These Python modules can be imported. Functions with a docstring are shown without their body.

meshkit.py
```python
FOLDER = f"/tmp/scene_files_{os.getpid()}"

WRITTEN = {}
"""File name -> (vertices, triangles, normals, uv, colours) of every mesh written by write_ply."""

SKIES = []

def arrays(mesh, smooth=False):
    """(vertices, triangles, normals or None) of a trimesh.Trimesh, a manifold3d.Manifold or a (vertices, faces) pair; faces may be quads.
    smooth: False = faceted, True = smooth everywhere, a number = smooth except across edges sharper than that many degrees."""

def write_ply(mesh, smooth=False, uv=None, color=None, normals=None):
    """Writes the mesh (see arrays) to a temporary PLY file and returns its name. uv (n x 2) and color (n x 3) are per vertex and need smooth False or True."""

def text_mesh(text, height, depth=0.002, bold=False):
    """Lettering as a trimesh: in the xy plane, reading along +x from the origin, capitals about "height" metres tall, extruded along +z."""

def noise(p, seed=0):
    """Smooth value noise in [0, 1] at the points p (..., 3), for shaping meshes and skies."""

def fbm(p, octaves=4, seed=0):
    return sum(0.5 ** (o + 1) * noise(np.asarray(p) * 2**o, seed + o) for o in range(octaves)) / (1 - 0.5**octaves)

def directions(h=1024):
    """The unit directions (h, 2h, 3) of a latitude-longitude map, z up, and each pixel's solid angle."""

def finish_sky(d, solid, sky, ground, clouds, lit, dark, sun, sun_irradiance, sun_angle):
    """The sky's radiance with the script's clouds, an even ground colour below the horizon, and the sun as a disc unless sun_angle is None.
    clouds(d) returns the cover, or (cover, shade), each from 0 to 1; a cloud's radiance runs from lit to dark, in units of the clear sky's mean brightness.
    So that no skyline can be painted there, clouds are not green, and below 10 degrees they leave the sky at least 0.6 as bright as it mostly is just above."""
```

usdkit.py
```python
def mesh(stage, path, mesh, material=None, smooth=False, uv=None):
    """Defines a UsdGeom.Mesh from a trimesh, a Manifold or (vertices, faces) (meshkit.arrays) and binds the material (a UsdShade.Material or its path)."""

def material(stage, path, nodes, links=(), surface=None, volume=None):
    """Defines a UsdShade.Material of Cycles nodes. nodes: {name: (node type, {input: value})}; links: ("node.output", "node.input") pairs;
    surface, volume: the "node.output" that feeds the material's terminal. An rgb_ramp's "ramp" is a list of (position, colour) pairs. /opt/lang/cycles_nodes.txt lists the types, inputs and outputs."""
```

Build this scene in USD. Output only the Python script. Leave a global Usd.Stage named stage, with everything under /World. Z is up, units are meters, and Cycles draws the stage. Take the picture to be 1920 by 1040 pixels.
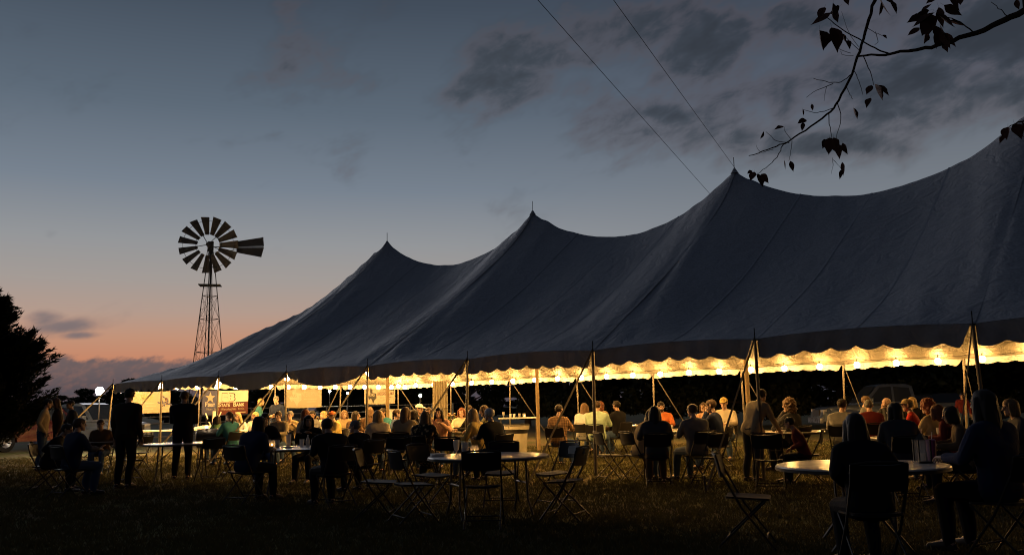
import math, random
import numpy as np
import trimesh, manifold3d
from manifold3d import Manifold, OpType
from scipy import sparse
from scipy.sparse.linalg import spsolve
from shapely.geometry import Polygon
import meshkit, usdkit
from pxr import Usd, UsdGeom, UsdLux, UsdShade, Sdf, Gf, Vt

stage = Usd.Stage.CreateInMemory()
UsdGeom.SetStageUpAxis(stage, 'Z')
UsdGeom.SetStageMetersPerUnit(stage, 1.0)
UsdGeom.Xform.Define(stage, '/World')
UsdGeom.Scope.Define(stage, '/World/Looks')
rng = np.random.default_rng(7)
random.seed(7)

# ------------------------------------------------------------------ camera, sky, sun, exposure
FPX, EYE = 1648.19, 1.35                       # focal length in pixels of a 1920 wide picture, eye height
PITCH, ROLL = math.radians(8.26482), math.radians(-1.29094)
_f = np.array([0, math.cos(PITCH), math.sin(PITCH)]); _r = np.array([1., 0, 0]); _u = np.cross(_r, _f)
_c, _s = math.cos(ROLL), math.sin(ROLL)
CAM = np.array([_c * _r + _s * _u, -_s * _r + _c * _u, _f])
EXPOSURE = 0.0
SKY_STRENGTH = 0.1
SUN_ELEV, SUN_AZ = -3.0, -25.0                 # the sun has set behind the left end of the tent
SKY_GAIN = 1.0

cam = UsdGeom.Camera.Define(stage, '/World/camera')
cam.CreateProjectionAttr('perspective')
cam.CreateHorizontalApertureAttr(36.0)
cam.CreateVerticalApertureAttr(36.0 * 554 / 1024)
cam.CreateFocalLengthAttr(36.0 * FPX / 1920)
cam.CreateClippingRangeAttr(Gf.Vec2f(0.1, 5000))
cam.CreateExposureAttr(EXPOSURE)
m4 = Gf.Matrix4d(*CAM[0], 0, *CAM[1], 0, *(-CAM[2]), 0, 0, 0, EYE, 1)
cam.AddTransformOp().Set(m4)


def lin(*rgb):
    c = np.array(rgb, float) / 255
    return tuple(np.where(c < 0.04045, c / 12.92, ((c + 0.055) / 1.055) ** 2.4))


def ray(px, py):
    return CAM.T @ np.array([(px - 960) / FPX, (520 - py) / FPX, 1.0])


def at(px, d, z=0.0):
    """The point at depth y = d and height z that stands in column px of the photograph."""
    t = (px - 960) / FPX
    # t * f.(x,d,z-h) = r.(x,d,z-h)
    rel = np.array([0, d, z - EYE])
    x = (t * (CAM[2] @ rel) - CAM[0] @ rel) / (CAM[0][0] - t * CAM[2][0])
    return np.array([x, d, z])


def hit(px, py, d):
    v = ray(px, py)
    return np.array([0, 0, EYE]) + v * (d / v[1])


class Ref(str):
    pass


class Graph:
    """Collects Cycles nodes and their links for usdkit.material."""
    def __init__(self):
        self.nodes, self.links = {}, []

    def n(self, kind, out, **inputs):
        name = f'n{len(self.nodes)}'
        vals = {}
        for k, v in inputs.items():
            if isinstance(v, Ref):
                self.links.append((str(v), f'{name}.{k}'))
            else:
                vals[k] = v
        self.nodes[name] = (kind, vals)
        return Ref(f'{name}.{out}')

    def m(self, op, a, b=None, c=None, clamp=False):
        kw = {'math_type': op, 'value1': a}
        if b is not None: kw['value2'] = b
        if c is not None: kw['value3'] = c
        if clamp: kw['use_clamp'] = True
        return self.n('math', 'value', **kw)

    def mix(self, fac, a, b, how='mix'):
        return self.n('mix', 'color', mix_type=how, fac=fac, color1=a, color2=b)

    def rng(self, v, a, b, c=0.0, d=1.0, kind='smoothstep'):
        return self.n('map_range', 'result', range_type=kind, value=v, from_min=a, from_max=b, to_min=c, to_max=d, clamp=True)

    def make(self, path, surface=None, volume=None):
        return usdkit.material(stage, path, self.nodes, self.links, surface=surface and str(surface), volume=volume and str(volume))


def sky_material():
    g = Graph()
    d = g.n('texture_coordinate', 'generated')
    d = g.n('vector_math', 'vector', math_type='normalize', vector1=d)
    sx = g.n('separate_xyz', 'x', vector=d); base = sx.split('.')[0]
    X, Y, Z = Ref(base + '.x'), Ref(base + '.y'), Ref(base + '.z')
    K = SKY_GAIN / SKY_STRENGTH
    def col(*c): return tuple(K * np.array(lin(*c)))
    # clear dusk sky: colour by height, on the sunset side and away from it
    stops_sun = [(0, (160, 100, 84)), (.05, (200, 132, 100)), (.080, (195, 147, 121)), (.105, (180, 154, 140)), (.14, (163, 155, 150)), (.18, (148, 150, 153)),
                 (.24, (119, 130, 143)), (.32, (93, 106, 120)), (.43, (66, 77, 91)), (.6, (52, 60, 71)), (1, (34, 42, 55))]
    stops_off = [(0, (104, 92, 104)), (.06, (124, 112, 118)), (.12, (130, 132, 137)), (.18, (128, 134, 142)), (.24, (113, 120, 129)),
                 (.32, (88, 96, 110)), (.43, (64, 73, 87)), (.6, (48, 56, 69)), (1, (34, 42, 55))]
    stops_back = [(0, (20, 22, 30)), (.15, (26, 29, 38)), (.4, (28, 34, 45)), (1, (34, 42, 55))]
    zc = g.m('maximum', Z, 0.0)
    def ramp(st): return g.n('rgb_ramp', 'color', fac=zc, ramp=[(p, col(*c)) for p, c in st])
    a = math.radians(SUN_AZ)
    h = g.m('sqrt', g.m('add', g.m('multiply', X, X), g.m('add', g.m('multiply', Y, Y), 1e-5)))
    side = g.m('divide', g.m('add', g.m('multiply', X, math.sin(a)), g.m('multiply', Y, math.cos(a))), h)
    c1 = g.mix(g.rng(side, .70, .99), ramp(stops_off), ramp(stops_sun))
    c1 = g.mix(g.rng(side, -.5, .75), ramp(stops_back), c1)
    phys = g.n('sky_texture', 'color', sky_type='single_scattering', sun_disc=False, sun_elevation=math.radians(SUN_ELEV), sun_rotation=math.radians(SUN_AZ),
               altitude=200.0, air_density=1.0, aerosol_density=1.5, ozone_density=1.5)
    c1 = g.mix(1.0, c1, g.mix(0.06, (0.0, 0.0, 0.0), phys), 'add')
    # clouds: (px, py, half width, half height, weight) in the tangent plane x/y, z/y
    ys = g.m('maximum', Y, 1e-3)
    ax, ez = g.m('divide', X, ys), g.m('divide', Z, ys)
    front = g.rng(Y, .05, .3)
    blobs = [(120, 612, 80, 17, 1), (85, 598, 42, 20, 1), (150, 628, 50, 9, 1), (93, 440, 30, 22, .62), (520, 465, 34, 28, .45), (238, 681, 30, 6, 1), (255, 365, 60, 10, .35), (262, 445, 30, 12, .35),
             (960, 165, 120, 65, .66), (1000, 95, 170, 60, .6), (1130, 205, 150, 90, .58), (1255, 214, 90, 30, .7), (1180, 70, 200, 85, .66), (1340, 105, 210, 95, .78),
             (1690, 175, 420, 120, 1.05), (1540, 265, 280, 75, .85), (1870, 60, 330, 150, .95), (1520, 60, 300, 80, .62)]
    tot = None
    for (px, py, rx, ry, w) in blobs:
        v = ray(px, py); a0, e0 = v[0] / v[1], v[2] / v[1]
        da = g.m('multiply', g.m('subtract', ax, a0), FPX / rx); de = g.m('multiply', g.m('subtract', ez, e0), FPX / ry)
        q = g.m('multiply', g.m('exponent', g.m('multiply', g.m('add', g.m('multiply', da, da), g.m('multiply', de, de)), -1.0)), w)
        tot = q if tot is None else g.m('maximum', tot, q)
    tot = g.m('multiply', tot, front)
    st = g.n('vector_rotate', 'vector', rotate_type='euler_xyz', vector=d, rotation=(0.0, math.radians(22), 0.0))
    st = g.n('vector_math', 'vector', math_type='multiply', vector1=st, vector2=(1, 1, 2.0))
    n1 = g.n('noise_texture', 'fac', vector=st, scale=5.0, detail=4.5, roughness=.50, distortion=.35)
    n2 = g.n('noise_texture', 'fac', vector=st, scale=30.0, detail=6.0, roughness=.6, distortion=.3)
    nn = g.m('add', g.m('multiply', n1, .76), g.m('multiply', n2, .24))
    cov = g.m('multiply', g.rng(g.m('add', g.m('multiply', g.m('subtract', nn, .5), 3.4), tot), .18, 1.15), .95)
    # thin high cloud everywhere, thicker away from the sunset
    thin = g.m('multiply', g.rng(nn, .5, .75), g.rng(side, .99, .75, .0, .28))
    cov = g.m('maximum', cov, thin)
    # a long bank lying on the horizon
    n3 = g.n('noise_texture', 'fac', vector=st, scale=22.0, detail=6.0, roughness=.55)
    n4 = g.n('noise_texture', 'fac', vector=st, scale=75.0, detail=5.0, roughness=.6)
    top = g.m('add', g.m('multiply', n3, .026), g.m('add', g.m('multiply', n4, .016), .037))
    bank = g.m('multiply', g.rng(g.m('subtract', top, Z), -.004, .006), g.rng(n4, .3, .6, .84, 1.0))
    lowc = g.mix(g.rng(Z, .005, .058), col(70, 71, 80), col(104, 93, 95))
    highc = g.mix(g.rng(side, .7, 1.0), col(46, 51, 59), col(58, 62, 69))
    cl = g.mix(g.rng(Z, .10, .17), col(116, 108, 112), highc)
    # a little rose on the thin lower rims
    rim = g.m('multiply', g.rng(cov, .05, .3), g.rng(cov, .75, .35))
    cl = g.mix(g.m('multiply', rim, .22), cl, col(142, 112, 108))
    c2 = g.mix(g.m('multiply', cov, .92), c1, cl)
    c2 = g.mix(g.m('multiply', bank, g.m('multiply', g.rng(side, .2, .8, .55, 1.0), .96)), c2, lowc)
    grain = g.n('background_shader', 'background', color=c2, strength=SKY_STRENGTH)
    return g.make('/World/Looks/sky_look', surface=grain)


dome = UsdLux.DomeLight.Define(stage, '/World/sky')
dome.CreateIntensityAttr(1.0)
UsdShade.MaterialBindingAPI.Apply(dome.GetPrim()).Bind(sky_material())
dome.GetPrim().SetCustomDataByKey('kind', 'structure')
sun = UsdLux.DistantLight.Define(stage, '/World/sun')
sun.CreateIntensityAttr(0.13)                  # only the last broad glow is left
sun.CreateAngleAttr(40.0)
sun.CreateNormalizeAttr(True)
sun.CreateColorAttr(Gf.Vec3f(0.93, 0.92, 0.98))
sun.AddRotateXYZOp().Set(Gf.Vec3f(90 - 9, 0, 180 - SUN_AZ))

# ------------------------------------------------------------------ helpers
_names = {}


def numbered(name, parent='/World'):
    k = (parent, name)
    n = _names.get(k, 0)
    _names[k] = n + 1
    return name if n == 0 else f'{name}_{n:03d}'


def setdata(prim, **kw):
    for k, v in kw.items():
        if v:
            prim.SetCustomDataByKey(k, v)


def pathof(parent):
    return '/World' if parent is None else str(parent.GetPath())


def obj(name, mesh, mat, parent=None, smooth=False, kind=None, label=None, cat=None, group=None):
    par = pathof(parent)
    m = usdkit.mesh(stage, f'{par}/{numbered(name, par)}', mesh, mat, smooth)
    setdata(m.GetPrim(), kind=kind, label=label, category=cat, group=group)
    return m.GetPrim()


def thing(name, label, cat, loc=(0, 0, 0), rotz=0.0, group=None):
    x = UsdGeom.Xform.Define(stage, '/World/' + numbered(name))
    x.AddTranslateOp().Set(Gf.Vec3d(*map(float, loc)))
    x.AddRotateZOp().Set(float(rotz))
    setdata(x.GetPrim(), label=label, category=cat, group=group)
    return x.GetPrim()


def copy_of(src, name, label, cat, loc, rotz=0.0, group=None):
    x = UsdGeom.Xform.Define(stage, '/World/' + numbered(name))
    x.GetPrim().GetReferences().AddInternalReference(src.GetPath())
    x.GetPrim().SetInstanceable(True)
    x.ClearXformOpOrder() if False else None
    x.GetPrim().GetAttribute('xformOp:translate').Set(Gf.Vec3d(*map(float, loc)))
    x.GetPrim().GetAttribute('xformOp:rotateZ').Set(float(rotz))
    setdata(x.GetPrim(), label=label, category=cat, group=group)
    return x.GetPrim()


class MB:
    """Collects simple shapes; .mesh() joins them into one mesh."""
    def __init__(self):
        self.v, self.f, self.n = [], [], 0

    def add(self, v, f):
        v, f = np.asarray(v, float), np.asarray(f, int)
        if f.shape[1] == 4:
            f = np.vstack([f[:, [0, 1, 2]], f[:, [0, 2, 3]]])
        self.v.append(v); self.f.append(f + self.n); self.n += len(v)
        return self

    def tm(self, m):
        return self.add(m.vertices, m.faces)

    def box(self, c, s, rz=0.0, R=None):
        x = np.array([[i, j, k] for i in (-.5, .5) for j in (-.5, .5) for k in (-.5, .5)]) * np.asarray(s, float)
        if R is None:
            cz, sz = math.cos(math.radians(rz)), math.sin(math.radians(rz))
            R = np.array([[cz, -sz, 0], [sz, cz, 0], [0, 0, 1]])
        return self.add(x @ np.asarray(R).T + c, [[0, 1, 3, 2], [4, 6, 7, 5], [0, 4, 5, 1], [2, 3, 7, 6], [0, 2, 6, 4], [1, 5, 7, 3]])

    def tube(self, pts, r, n=6, cap=True):
        pts = np.asarray(pts, float); r = np.broadcast_to(r, len(pts))
        tang = np.gradient(pts, axis=0); tang /= np.linalg.norm(tang, axis=1, keepdims=True) + 1e-12
        ref = np.array([0, 0, 1.]) if abs(tang[0][2]) < .9 else np.array([1., 0, 0])
        vs = []
        for p, t, q in zip(pts, tang, r):
            a = np.cross(ref, t); a /= np.linalg.norm(a) + 1e-12; b = np.cross(t, a); ref = np.cross(t, np.cross(ref, t)) if False else b * 0 + ref
            th = np.arange(n) * 2 * np.pi / n
            vs.append(p + q * (np.cos(th)[:, None] * a + np.sin(th)[:, None] * b))
        v = np.vstack(vs); f = []
        for i in range(len(pts) - 1):
            for j in range(n):
                k = (j + 1) % n
                f.append([i * n + j, i * n + k, (i + 1) * n + k, (i + 1) * n + j])
        self.add(v, f)
        if cap:
            for e, rev in ((0, True), (len(pts) - 1, False)):
                idx = [e * n + j for j in range(n)]
                tri = [[0, j + 1, j] if rev else [0, j, j + 1] for j in range(1, n - 1)]
                self.add(v[idx], tri)
        return self

    def bar(self, p, q, w, t, up=(0, 0, 1)):
        """A flat strap from p to q: w wide, t thick."""
        p, q = np.asarray(p, float), np.asarray(q, float)
        d = q - p; L = np.linalg.norm(d); d /= L
        a = np.cross(d, up); a /= np.linalg.norm(a) + 1e-12; b = np.cross(d, a)
        return self.box((p + q) / 2, (L, w, t), R=np.stack([d, a, b], 1))

    def lathe(self, prof, n=16, c=(0, 0, 0)):
        prof = np.asarray(prof, float)
        th = np.arange(n) * 2 * np.pi / n
        v = np.concatenate([np.stack([r * np.cos(th), r * np.sin(th), np.full(n, z)], 1) for r, z in prof]) + c
        f = []
        for i in range(len(prof) - 1):
            for j in range(n):
                k = (j + 1) % n
                f.append([i * n + j, i * n + k, (i + 1) * n + k, (i + 1) * n + j])
        return self.add(v, f)

    def ball(self, c, r, sub=1):
        m = ICO[sub]
        return self.add(m[0] * np.broadcast_to(r, 3) + c, m[1])

    def grid(self, P):
        """P: (a, b, 3) points."""
        a, b = P.shape[:2]
        i = np.arange(a * b).reshape(a, b)
        return self.add(P.reshape(-1, 3), np.stack([i[:-1, :-1], i[1:, :-1], i[1:, 1:], i[:-1, 1:]], -1).reshape(-1, 4))

    def mesh(self):
        return np.vstack(self.v), np.vstack(self.f)


ICO = {k: (lambda m: (np.array(m.vertices), np.array(m.faces)))(trimesh.creation.icosphere(k)) for k in (0, 1, 2)}
LOOKS = {}


def mat(name, color, rough=.6, spec=.3, metal=0.0, var=.18, scale=7.0, bump=0.0, bscale=40.0, coat=0.0, sheen=0.0):
    """A plain surface with a little mottling; made once per name."""
    if name in LOOKS:
        return LOOKS[name]
    g = Graph()
    tc = g.n('texture_coordinate', 'object')
    n = g.n('noise_texture', 'fac', vector=tc, scale=scale, detail=4.0, roughness=.6)
    c = g.n('rgb_ramp', 'color', fac=n, ramp=[(.25, tuple(np.array(color) * (1 - var))), (.75, tuple(np.minimum(np.array(color) * (1 + var), .95)))])
    kw = dict(base_color=c, roughness=g.rng(n, .2, .8, max(rough - .08, .02), min(rough + .08, 1), 'linear'), specular_ior_level=spec, metallic=metal)
    if bump:
        b = g.n('noise_texture', 'fac', vector=tc, scale=bscale, detail=4.0)
        kw['normal'] = g.n('bump', 'normal', height=b, strength=bump, distance=.02)
    if coat: kw['coat_weight'] = coat
    if sheen: kw['sheen_weight'] = sheen
    LOOKS[name] = g.make('/World/Looks/' + name, surface=g.n('principled_bsdf', 'BSDF', **kw))
    return LOOKS[name]


def glow(name, color, strength):
    if name not in LOOKS:
        g = Graph()
        LOOKS[name] = g.make('/World/Looks/' + name, surface=g.n('emission', 'emission', color=color, strength=strength))
    return LOOKS[name]


def clear(name, tint=(.9, .9, .9), body=(.7, .7, .7), amount=.6, rough=.1):
    """Thin see-through plastic or glass."""
    if name not in LOOKS:
        g = Graph()
        a = g.n('transparent_bsdf', 'BSDF', color=tint)
        b = g.n('principled_bsdf', 'BSDF', base_color=body, roughness=rough)
        f = g.n('fresnel', 'fac', IOR=1.45)
        f = g.m('add', g.m('multiply', f, .9), 1 - amount, clamp=True)
        LOOKS[name] = g.make('/World/Looks/' + name, surface=g.n('mix_closure', 'closure', fac=f, closure1=a, closure2=b))
    return LOOKS[name]


# ------------------------------------------------------------------ ground
def ground_height(x, y):
    p = np.stack([np.asarray(x) * .25, np.asarray(y) * .25, np.zeros_like(np.asarray(x, float))], -1)
    return (meshkit.fbm(p, 3, 5) - .5) * .05


def ground_material():
    g = Graph()
    p = g.n('geometry', 'position')
    n1 = g.n('noise_texture', 'fac', vector=p, scale=.5, detail=5.0)
    n2 = g.n('noise_texture', 'fac', vector=p, scale=9.0, detail=8.0, roughness=.75)
    n3 = g.n('noise_texture', 'fac', vector=p, scale=60.0, detail=4.0, roughness=.7)
    a = g.n('rgb_ramp', 'color', fac=n2, ramp=[(.3, (.060, .062, .022)), (.5, (.11, .112, .040)), (.72, (.19, .17, .07))])
    b = g.n('rgb_ramp', 'color', fac=n2, ramp=[(.3, (.085, .062, .034)), (.55, (.15, .115, .062)), (.75, (.23, .18, .10))])
    c = g.mix(g.rng(n1, .42, .66), a, b)
    hgt = g.m('add', g.m('multiply', n2, .7), g.m('multiply', n3, .5))
    nb = g.n('bump', 'normal', height=hgt, strength=.9, distance=.06)
    return g.make('/World/Looks/grass_ground', surface=g.n('principled_bsdf', 'BSDF', base_color=c, roughness=.95, specular_ior_level=.08, normal=nb))


xs = np.concatenate([np.linspace(-900, -60, 22), np.linspace(-58, 58, 233), np.linspace(60, 900, 22)])
ys = np.concatenate([np.linspace(-300, -12, 12), np.linspace(-10, 70, 161), np.linspace(75, 1500, 26)])
GX, GY = np.meshgrid(xs, ys, indexing='ij')
fade = np.clip((75 - np.hypot(GX, GY)) / 20, 0, 1)
gm = MB().grid(np.stack([GX, GY, ground_height(GX, GY) * fade], -1))
obj('ground', gm.mesh(), ground_material(), smooth=True, kind='structure')

# ------------------------------------------------------------------ the tent
TX, TY, TTH, BAY, HALF, EAVE, PEAK = 6.6116, 12.6366, math.radians(49.151), 3.35957, 6.4662, 2.36458, 7.18566
TA = np.array([-math.sin(TTH), math.cos(TTH), 0]); TN = np.array([math.cos(TTH), math.sin(TTH), 0]); TO = np.array([TX, TY, 0])
K0, K1 = -4, 8


def tent_pt(k, v, z=0.0):
    k, v, z = np.broadcast_arrays(np.asarray(k, float), np.asarray(v, float), np.asarray(z, float))
    return TO + TA * (k[..., None] * BAY) + TN * v[..., None] + z[..., None] * np.array([0, 0, 1.])


def tension_roof(wr=14, wp=4, wm=2.5, we=40, wh=18, g=.012, n=10, m=20):
    """Heights of a cloth stretched over the poles, with stiffer webbing along the ridge, hips and seams (force density)."""
    nu, nv = (K1 - K0) * n + 1, 2 * m + 1
    du, dv = BAY / n, HALF / m
    I, J, V = [], [], []
    def edge(a, b, w): I.extend([a, b]); J.extend([b, a]); V.extend([w, w])
    idx = lambda i, j: i * nv + j
    for i in range(nu):
        for j in range(nv):
            if i + 1 < nu:
                w = dv / du
                if j == m and 2 * n <= i < nu - 1 - 2 * n: w = wr
                if j in (0, nv - 1): w = we
                edge(idx(i, j), idx(i + 1, j), w)
            if j + 1 < nv:
                w = du / dv
                if i % n == 0: w = wp if (i // n) % 2 == 0 else wm
                if i in (0, nu - 1): w = we
                edge(idx(i, j), idx(i, j + 1), w)
    for end in (0, 1):
        for s in (-1, 1):
            for t in range(m):
                i = 2 * n - t if end == 0 else nu - 1 - 2 * n + t
                edge(idx(i, m + s * t), idx(i - 1 if end == 0 else i + 1, m + s * (t + 1)), wh)
        for t in range(2 * n):
            i = t if end == 0 else nu - 2 - t
            edge(idx(i, m), idx(i + 1, m), wm)
    L = sparse.coo_matrix((V, (I, J)), shape=(nu * nv,) * 2).tocsr()
    D = sparse.diags(np.asarray(L.sum(1)).ravel()) - L
    fix = {}
    for k in range(K0, K1 + 1):
        i = (k - K0) * n
        fix[idx(i, 0)] = EAVE; fix[idx(i, nv - 1)] = EAVE
        if k % 2 == 0 and K0 + 2 <= k <= K1 - 2: fix[idx(i, m)] = PEAK
    for q in range(5):
        for i in (0, nu - 1): fix[idx(i, q * m // 2)] = EAVE
    fi = np.array(sorted(fix)); fz = np.array([fix[a] for a in fi])
    fr = np.setdiff1d(np.arange(nu * nv), fi)
    z = np.zeros(nu * nv); z[fi] = fz
    z[fr] = spsolve(D[fr][:, fr].tocsc(), -g * np.ones(len(fr)) * du * dv - D[fr][:, fi] @ fz)
    return np.linspace(K0, K1, nu), np.linspace(0, 2 * HALF, nv), z.reshape(nu, nv)


RU, RV, RZ = tension_roof()
from scipy.interpolate import RegularGridInterpolator
_roof = RegularGridInterpolator((RU, RV), RZ)


def roof_z(k, v):
    return _roof(np.stack(np.broadcast_arrays(np.clip(k, K0, K1), np.clip(v, 0, 2 * HALF)), -1))


def vinyl(name, color, var, wrinkle, grain=.3):
    g = Graph()
    p = g.n('geometry', 'position')
    n = g.n('noise_texture', 'fac', vector=p, scale=.8, detail=6.0, roughness=.6)
    s = g.n('noise_texture', 'fac', vector=p, scale=5.0, detail=5.0, roughness=.7)
    c = g.mix(g.m('add', g.m('multiply', n, .6), g.m('multiply', s, .4)), tuple(np.array(color) * (1 - var)), tuple(np.array(color) * (1 + var)))
    gr = g.n('noise_texture', 'fac', vector=p, scale=26.0, detail=3.0, roughness=.8)
    c = g.mix(1.0, c, g.n('rgb_ramp', 'color', fac=gr, ramp=[(.25, (1 - grain * 1.2,) * 3), (.75, (1 + grain * .6,) * 3)]), 'multiply')
    w = g.n('noise_texture', 'fac', vector=p, scale=2.2, detail=6.0, distortion=1.6)
    nb = g.n('bump', 'normal', height=w, strength=wrinkle, distance=.12)
    return g.make('/World/Looks/' + name, surface=g.n('principled_bsdf', 'BSDF', base_color=c, roughness=.62, specular_ior_level=.25, normal=nb))


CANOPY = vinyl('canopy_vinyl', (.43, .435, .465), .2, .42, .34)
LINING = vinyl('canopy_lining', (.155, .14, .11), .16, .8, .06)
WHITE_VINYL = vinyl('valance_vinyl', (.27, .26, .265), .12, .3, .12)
POLE_METAL = mat('pole_metal', (.13, .11, .08), .55, .3, .1, .15)
POLE_WOOD = mat('pole_wood', (.30, .22, .12), .7, .2)
STRAP = mat('strap_web', (.17, .15, .12), .85, .1)
ROPE = mat('rope', (.30, .26, .2), .9, .1)
IRON = mat('iron', (.05, .047, .045), .55, .4, .6)
DARK_STEEL = mat('dark_steel', (.07, .065, .06), .5, .4, .5)

tent = thing('event_tent', 'long dark-topped pole tent with four visible peaks, pale lining and scalloped valances', 'tent')
uu = np.linspace(K0, K1, (K1 - K0) * 40 + 1); vv = np.linspace(0, 2 * HALF, 161)
UU, VV = np.meshgrid(uu, vv, indexing='ij')
ZZ = roof_z(UU, VV)
# small gathers running down from the webbing seams and along the bays
inner = np.clip(np.minimum(VV, 2 * HALF - VV) / .6, 0, 1) * np.clip(np.minimum(UU - K0, K1 - UU) / .3, 0, 1)
seam = np.abs(((UU + 1) % 2) - 1)              # 0 on the seams of the peaks
gath = np.exp(-(seam / .45) ** 2) * (seam > .01)
wr_ = (meshkit.noise(np.stack([UU * 11 + np.abs(VV - HALF) * .55, VV * .5, np.zeros_like(UU)], -1), 3) - .5)
wr2 = (meshkit.fbm(np.stack([UU * 4 + np.abs(VV - HALF) * .25, VV * .35, np.ones_like(UU)], -1), 3, 9) - .5)
_down = np.sin(np.pi * np.minimum(VV, 2 * HALF - VV) / HALF) ** .8 * np.clip(np.minimum(UU - K0, K1 - UU) / 1.0, 0, 1)
ZZ = ZZ - .20 * np.sin(np.pi * UU) ** 2 * _down
ZZ = ZZ - .38 * np.sin(np.pi * UU / 2) ** 2 * _down * ((UU > K0 + 2) & (UU < K1 - 2))
ZZ = ZZ + inner * (wr_ * .085 * gath + wr2 * .10)
_cloth = RegularGridInterpolator((uu, vv), ZZ)
canopy_pts = tent_pt(UU, VV, ZZ)
obj('canopy', MB().grid(canopy_pts).mesh(), CANOPY, tent, smooth=True)
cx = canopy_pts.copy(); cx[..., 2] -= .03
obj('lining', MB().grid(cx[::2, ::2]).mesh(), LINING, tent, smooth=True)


def valance(p_of, k_in, deep_swag, seed, shallow=False):
    """One bay of valance hanging from the eave; p_of(t) is the eave point, t from 0 to 1."""
    t = np.linspace(.012, .988, 65)
    if deep_swag:
        dep = .10 + .38 * np.sin(np.pi * t) ** .8
    else:
        dep = (.16 if shallow else .27) + (.05 if shallow else .075) * np.abs(np.sin(np.pi * (t * 8))) ** .8
        dep = np.where(t < .05, .04 + (dep - .04) * np.clip((t - .012) / .038, 0, 1), dep)
    rows = np.linspace(0, 1, 6)
    P = np.zeros((len(t), len(rows), 3))
    for i, a in enumerate(t):
        top = p_of(a)
        for j, b in enumerate(rows):
            flut = .02 * math.sin(a * 50 + seed) * b + .025 * math.sin(a * 17 + seed * 2) * b
            P[i, j] = top + k_in * flut + np.array([0, 0, -dep[i] * b - .004])
    return P


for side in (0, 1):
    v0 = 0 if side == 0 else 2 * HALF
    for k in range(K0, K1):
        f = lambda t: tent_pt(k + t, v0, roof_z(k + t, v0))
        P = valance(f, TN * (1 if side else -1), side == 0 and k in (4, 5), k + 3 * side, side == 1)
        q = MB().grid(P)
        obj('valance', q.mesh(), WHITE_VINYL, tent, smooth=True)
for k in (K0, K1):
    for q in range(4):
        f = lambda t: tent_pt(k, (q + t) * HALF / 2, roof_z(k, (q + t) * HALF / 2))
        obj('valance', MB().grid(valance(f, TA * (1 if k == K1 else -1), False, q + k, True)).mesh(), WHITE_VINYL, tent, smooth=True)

# webbing seams on the roof, ridge and hips
for k in range(K0 + 2, K1 - 1, 2):
    v = np.linspace(0.02, 2 * HALF - .02, 121)
    obj('seam_webbing', MB().grid(np.stack([tent_pt(k - .012, v, _cloth(np.stack([np.full_like(v, k), v], 1)) + .012), tent_pt(k + .012, v, _cloth(np.stack([np.full_like(v, k), v], 1)) + .012)], 1)).mesh(), CANOPY, tent, smooth=True)
SEAM = vinyl('seam_tape', (.47, .48, .52), .12, .2)
for q in range(2 * (K0 + 1), 2 * K1 - 1):
    k = q / 2
    if k % 2 == 0: continue
    v = np.linspace(.03, HALF * (1.0 if K0 + 2 <= k <= K1 - 2 else 1 - (abs(k - (K0 + K1) / 2) - 4) / 2 - .02), 81)
    for vs in (v, 2 * HALF - v):
        zz = _cloth(np.stack([np.full_like(vs, k), vs], 1)) + .008
        obj('panel_seam', MB().grid(np.stack([tent_pt(k - .006, vs, zz), tent_pt(k + .006, vs, zz)], 1)).mesh(), SEAM, tent, smooth=True)
spike_top = .33
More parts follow.
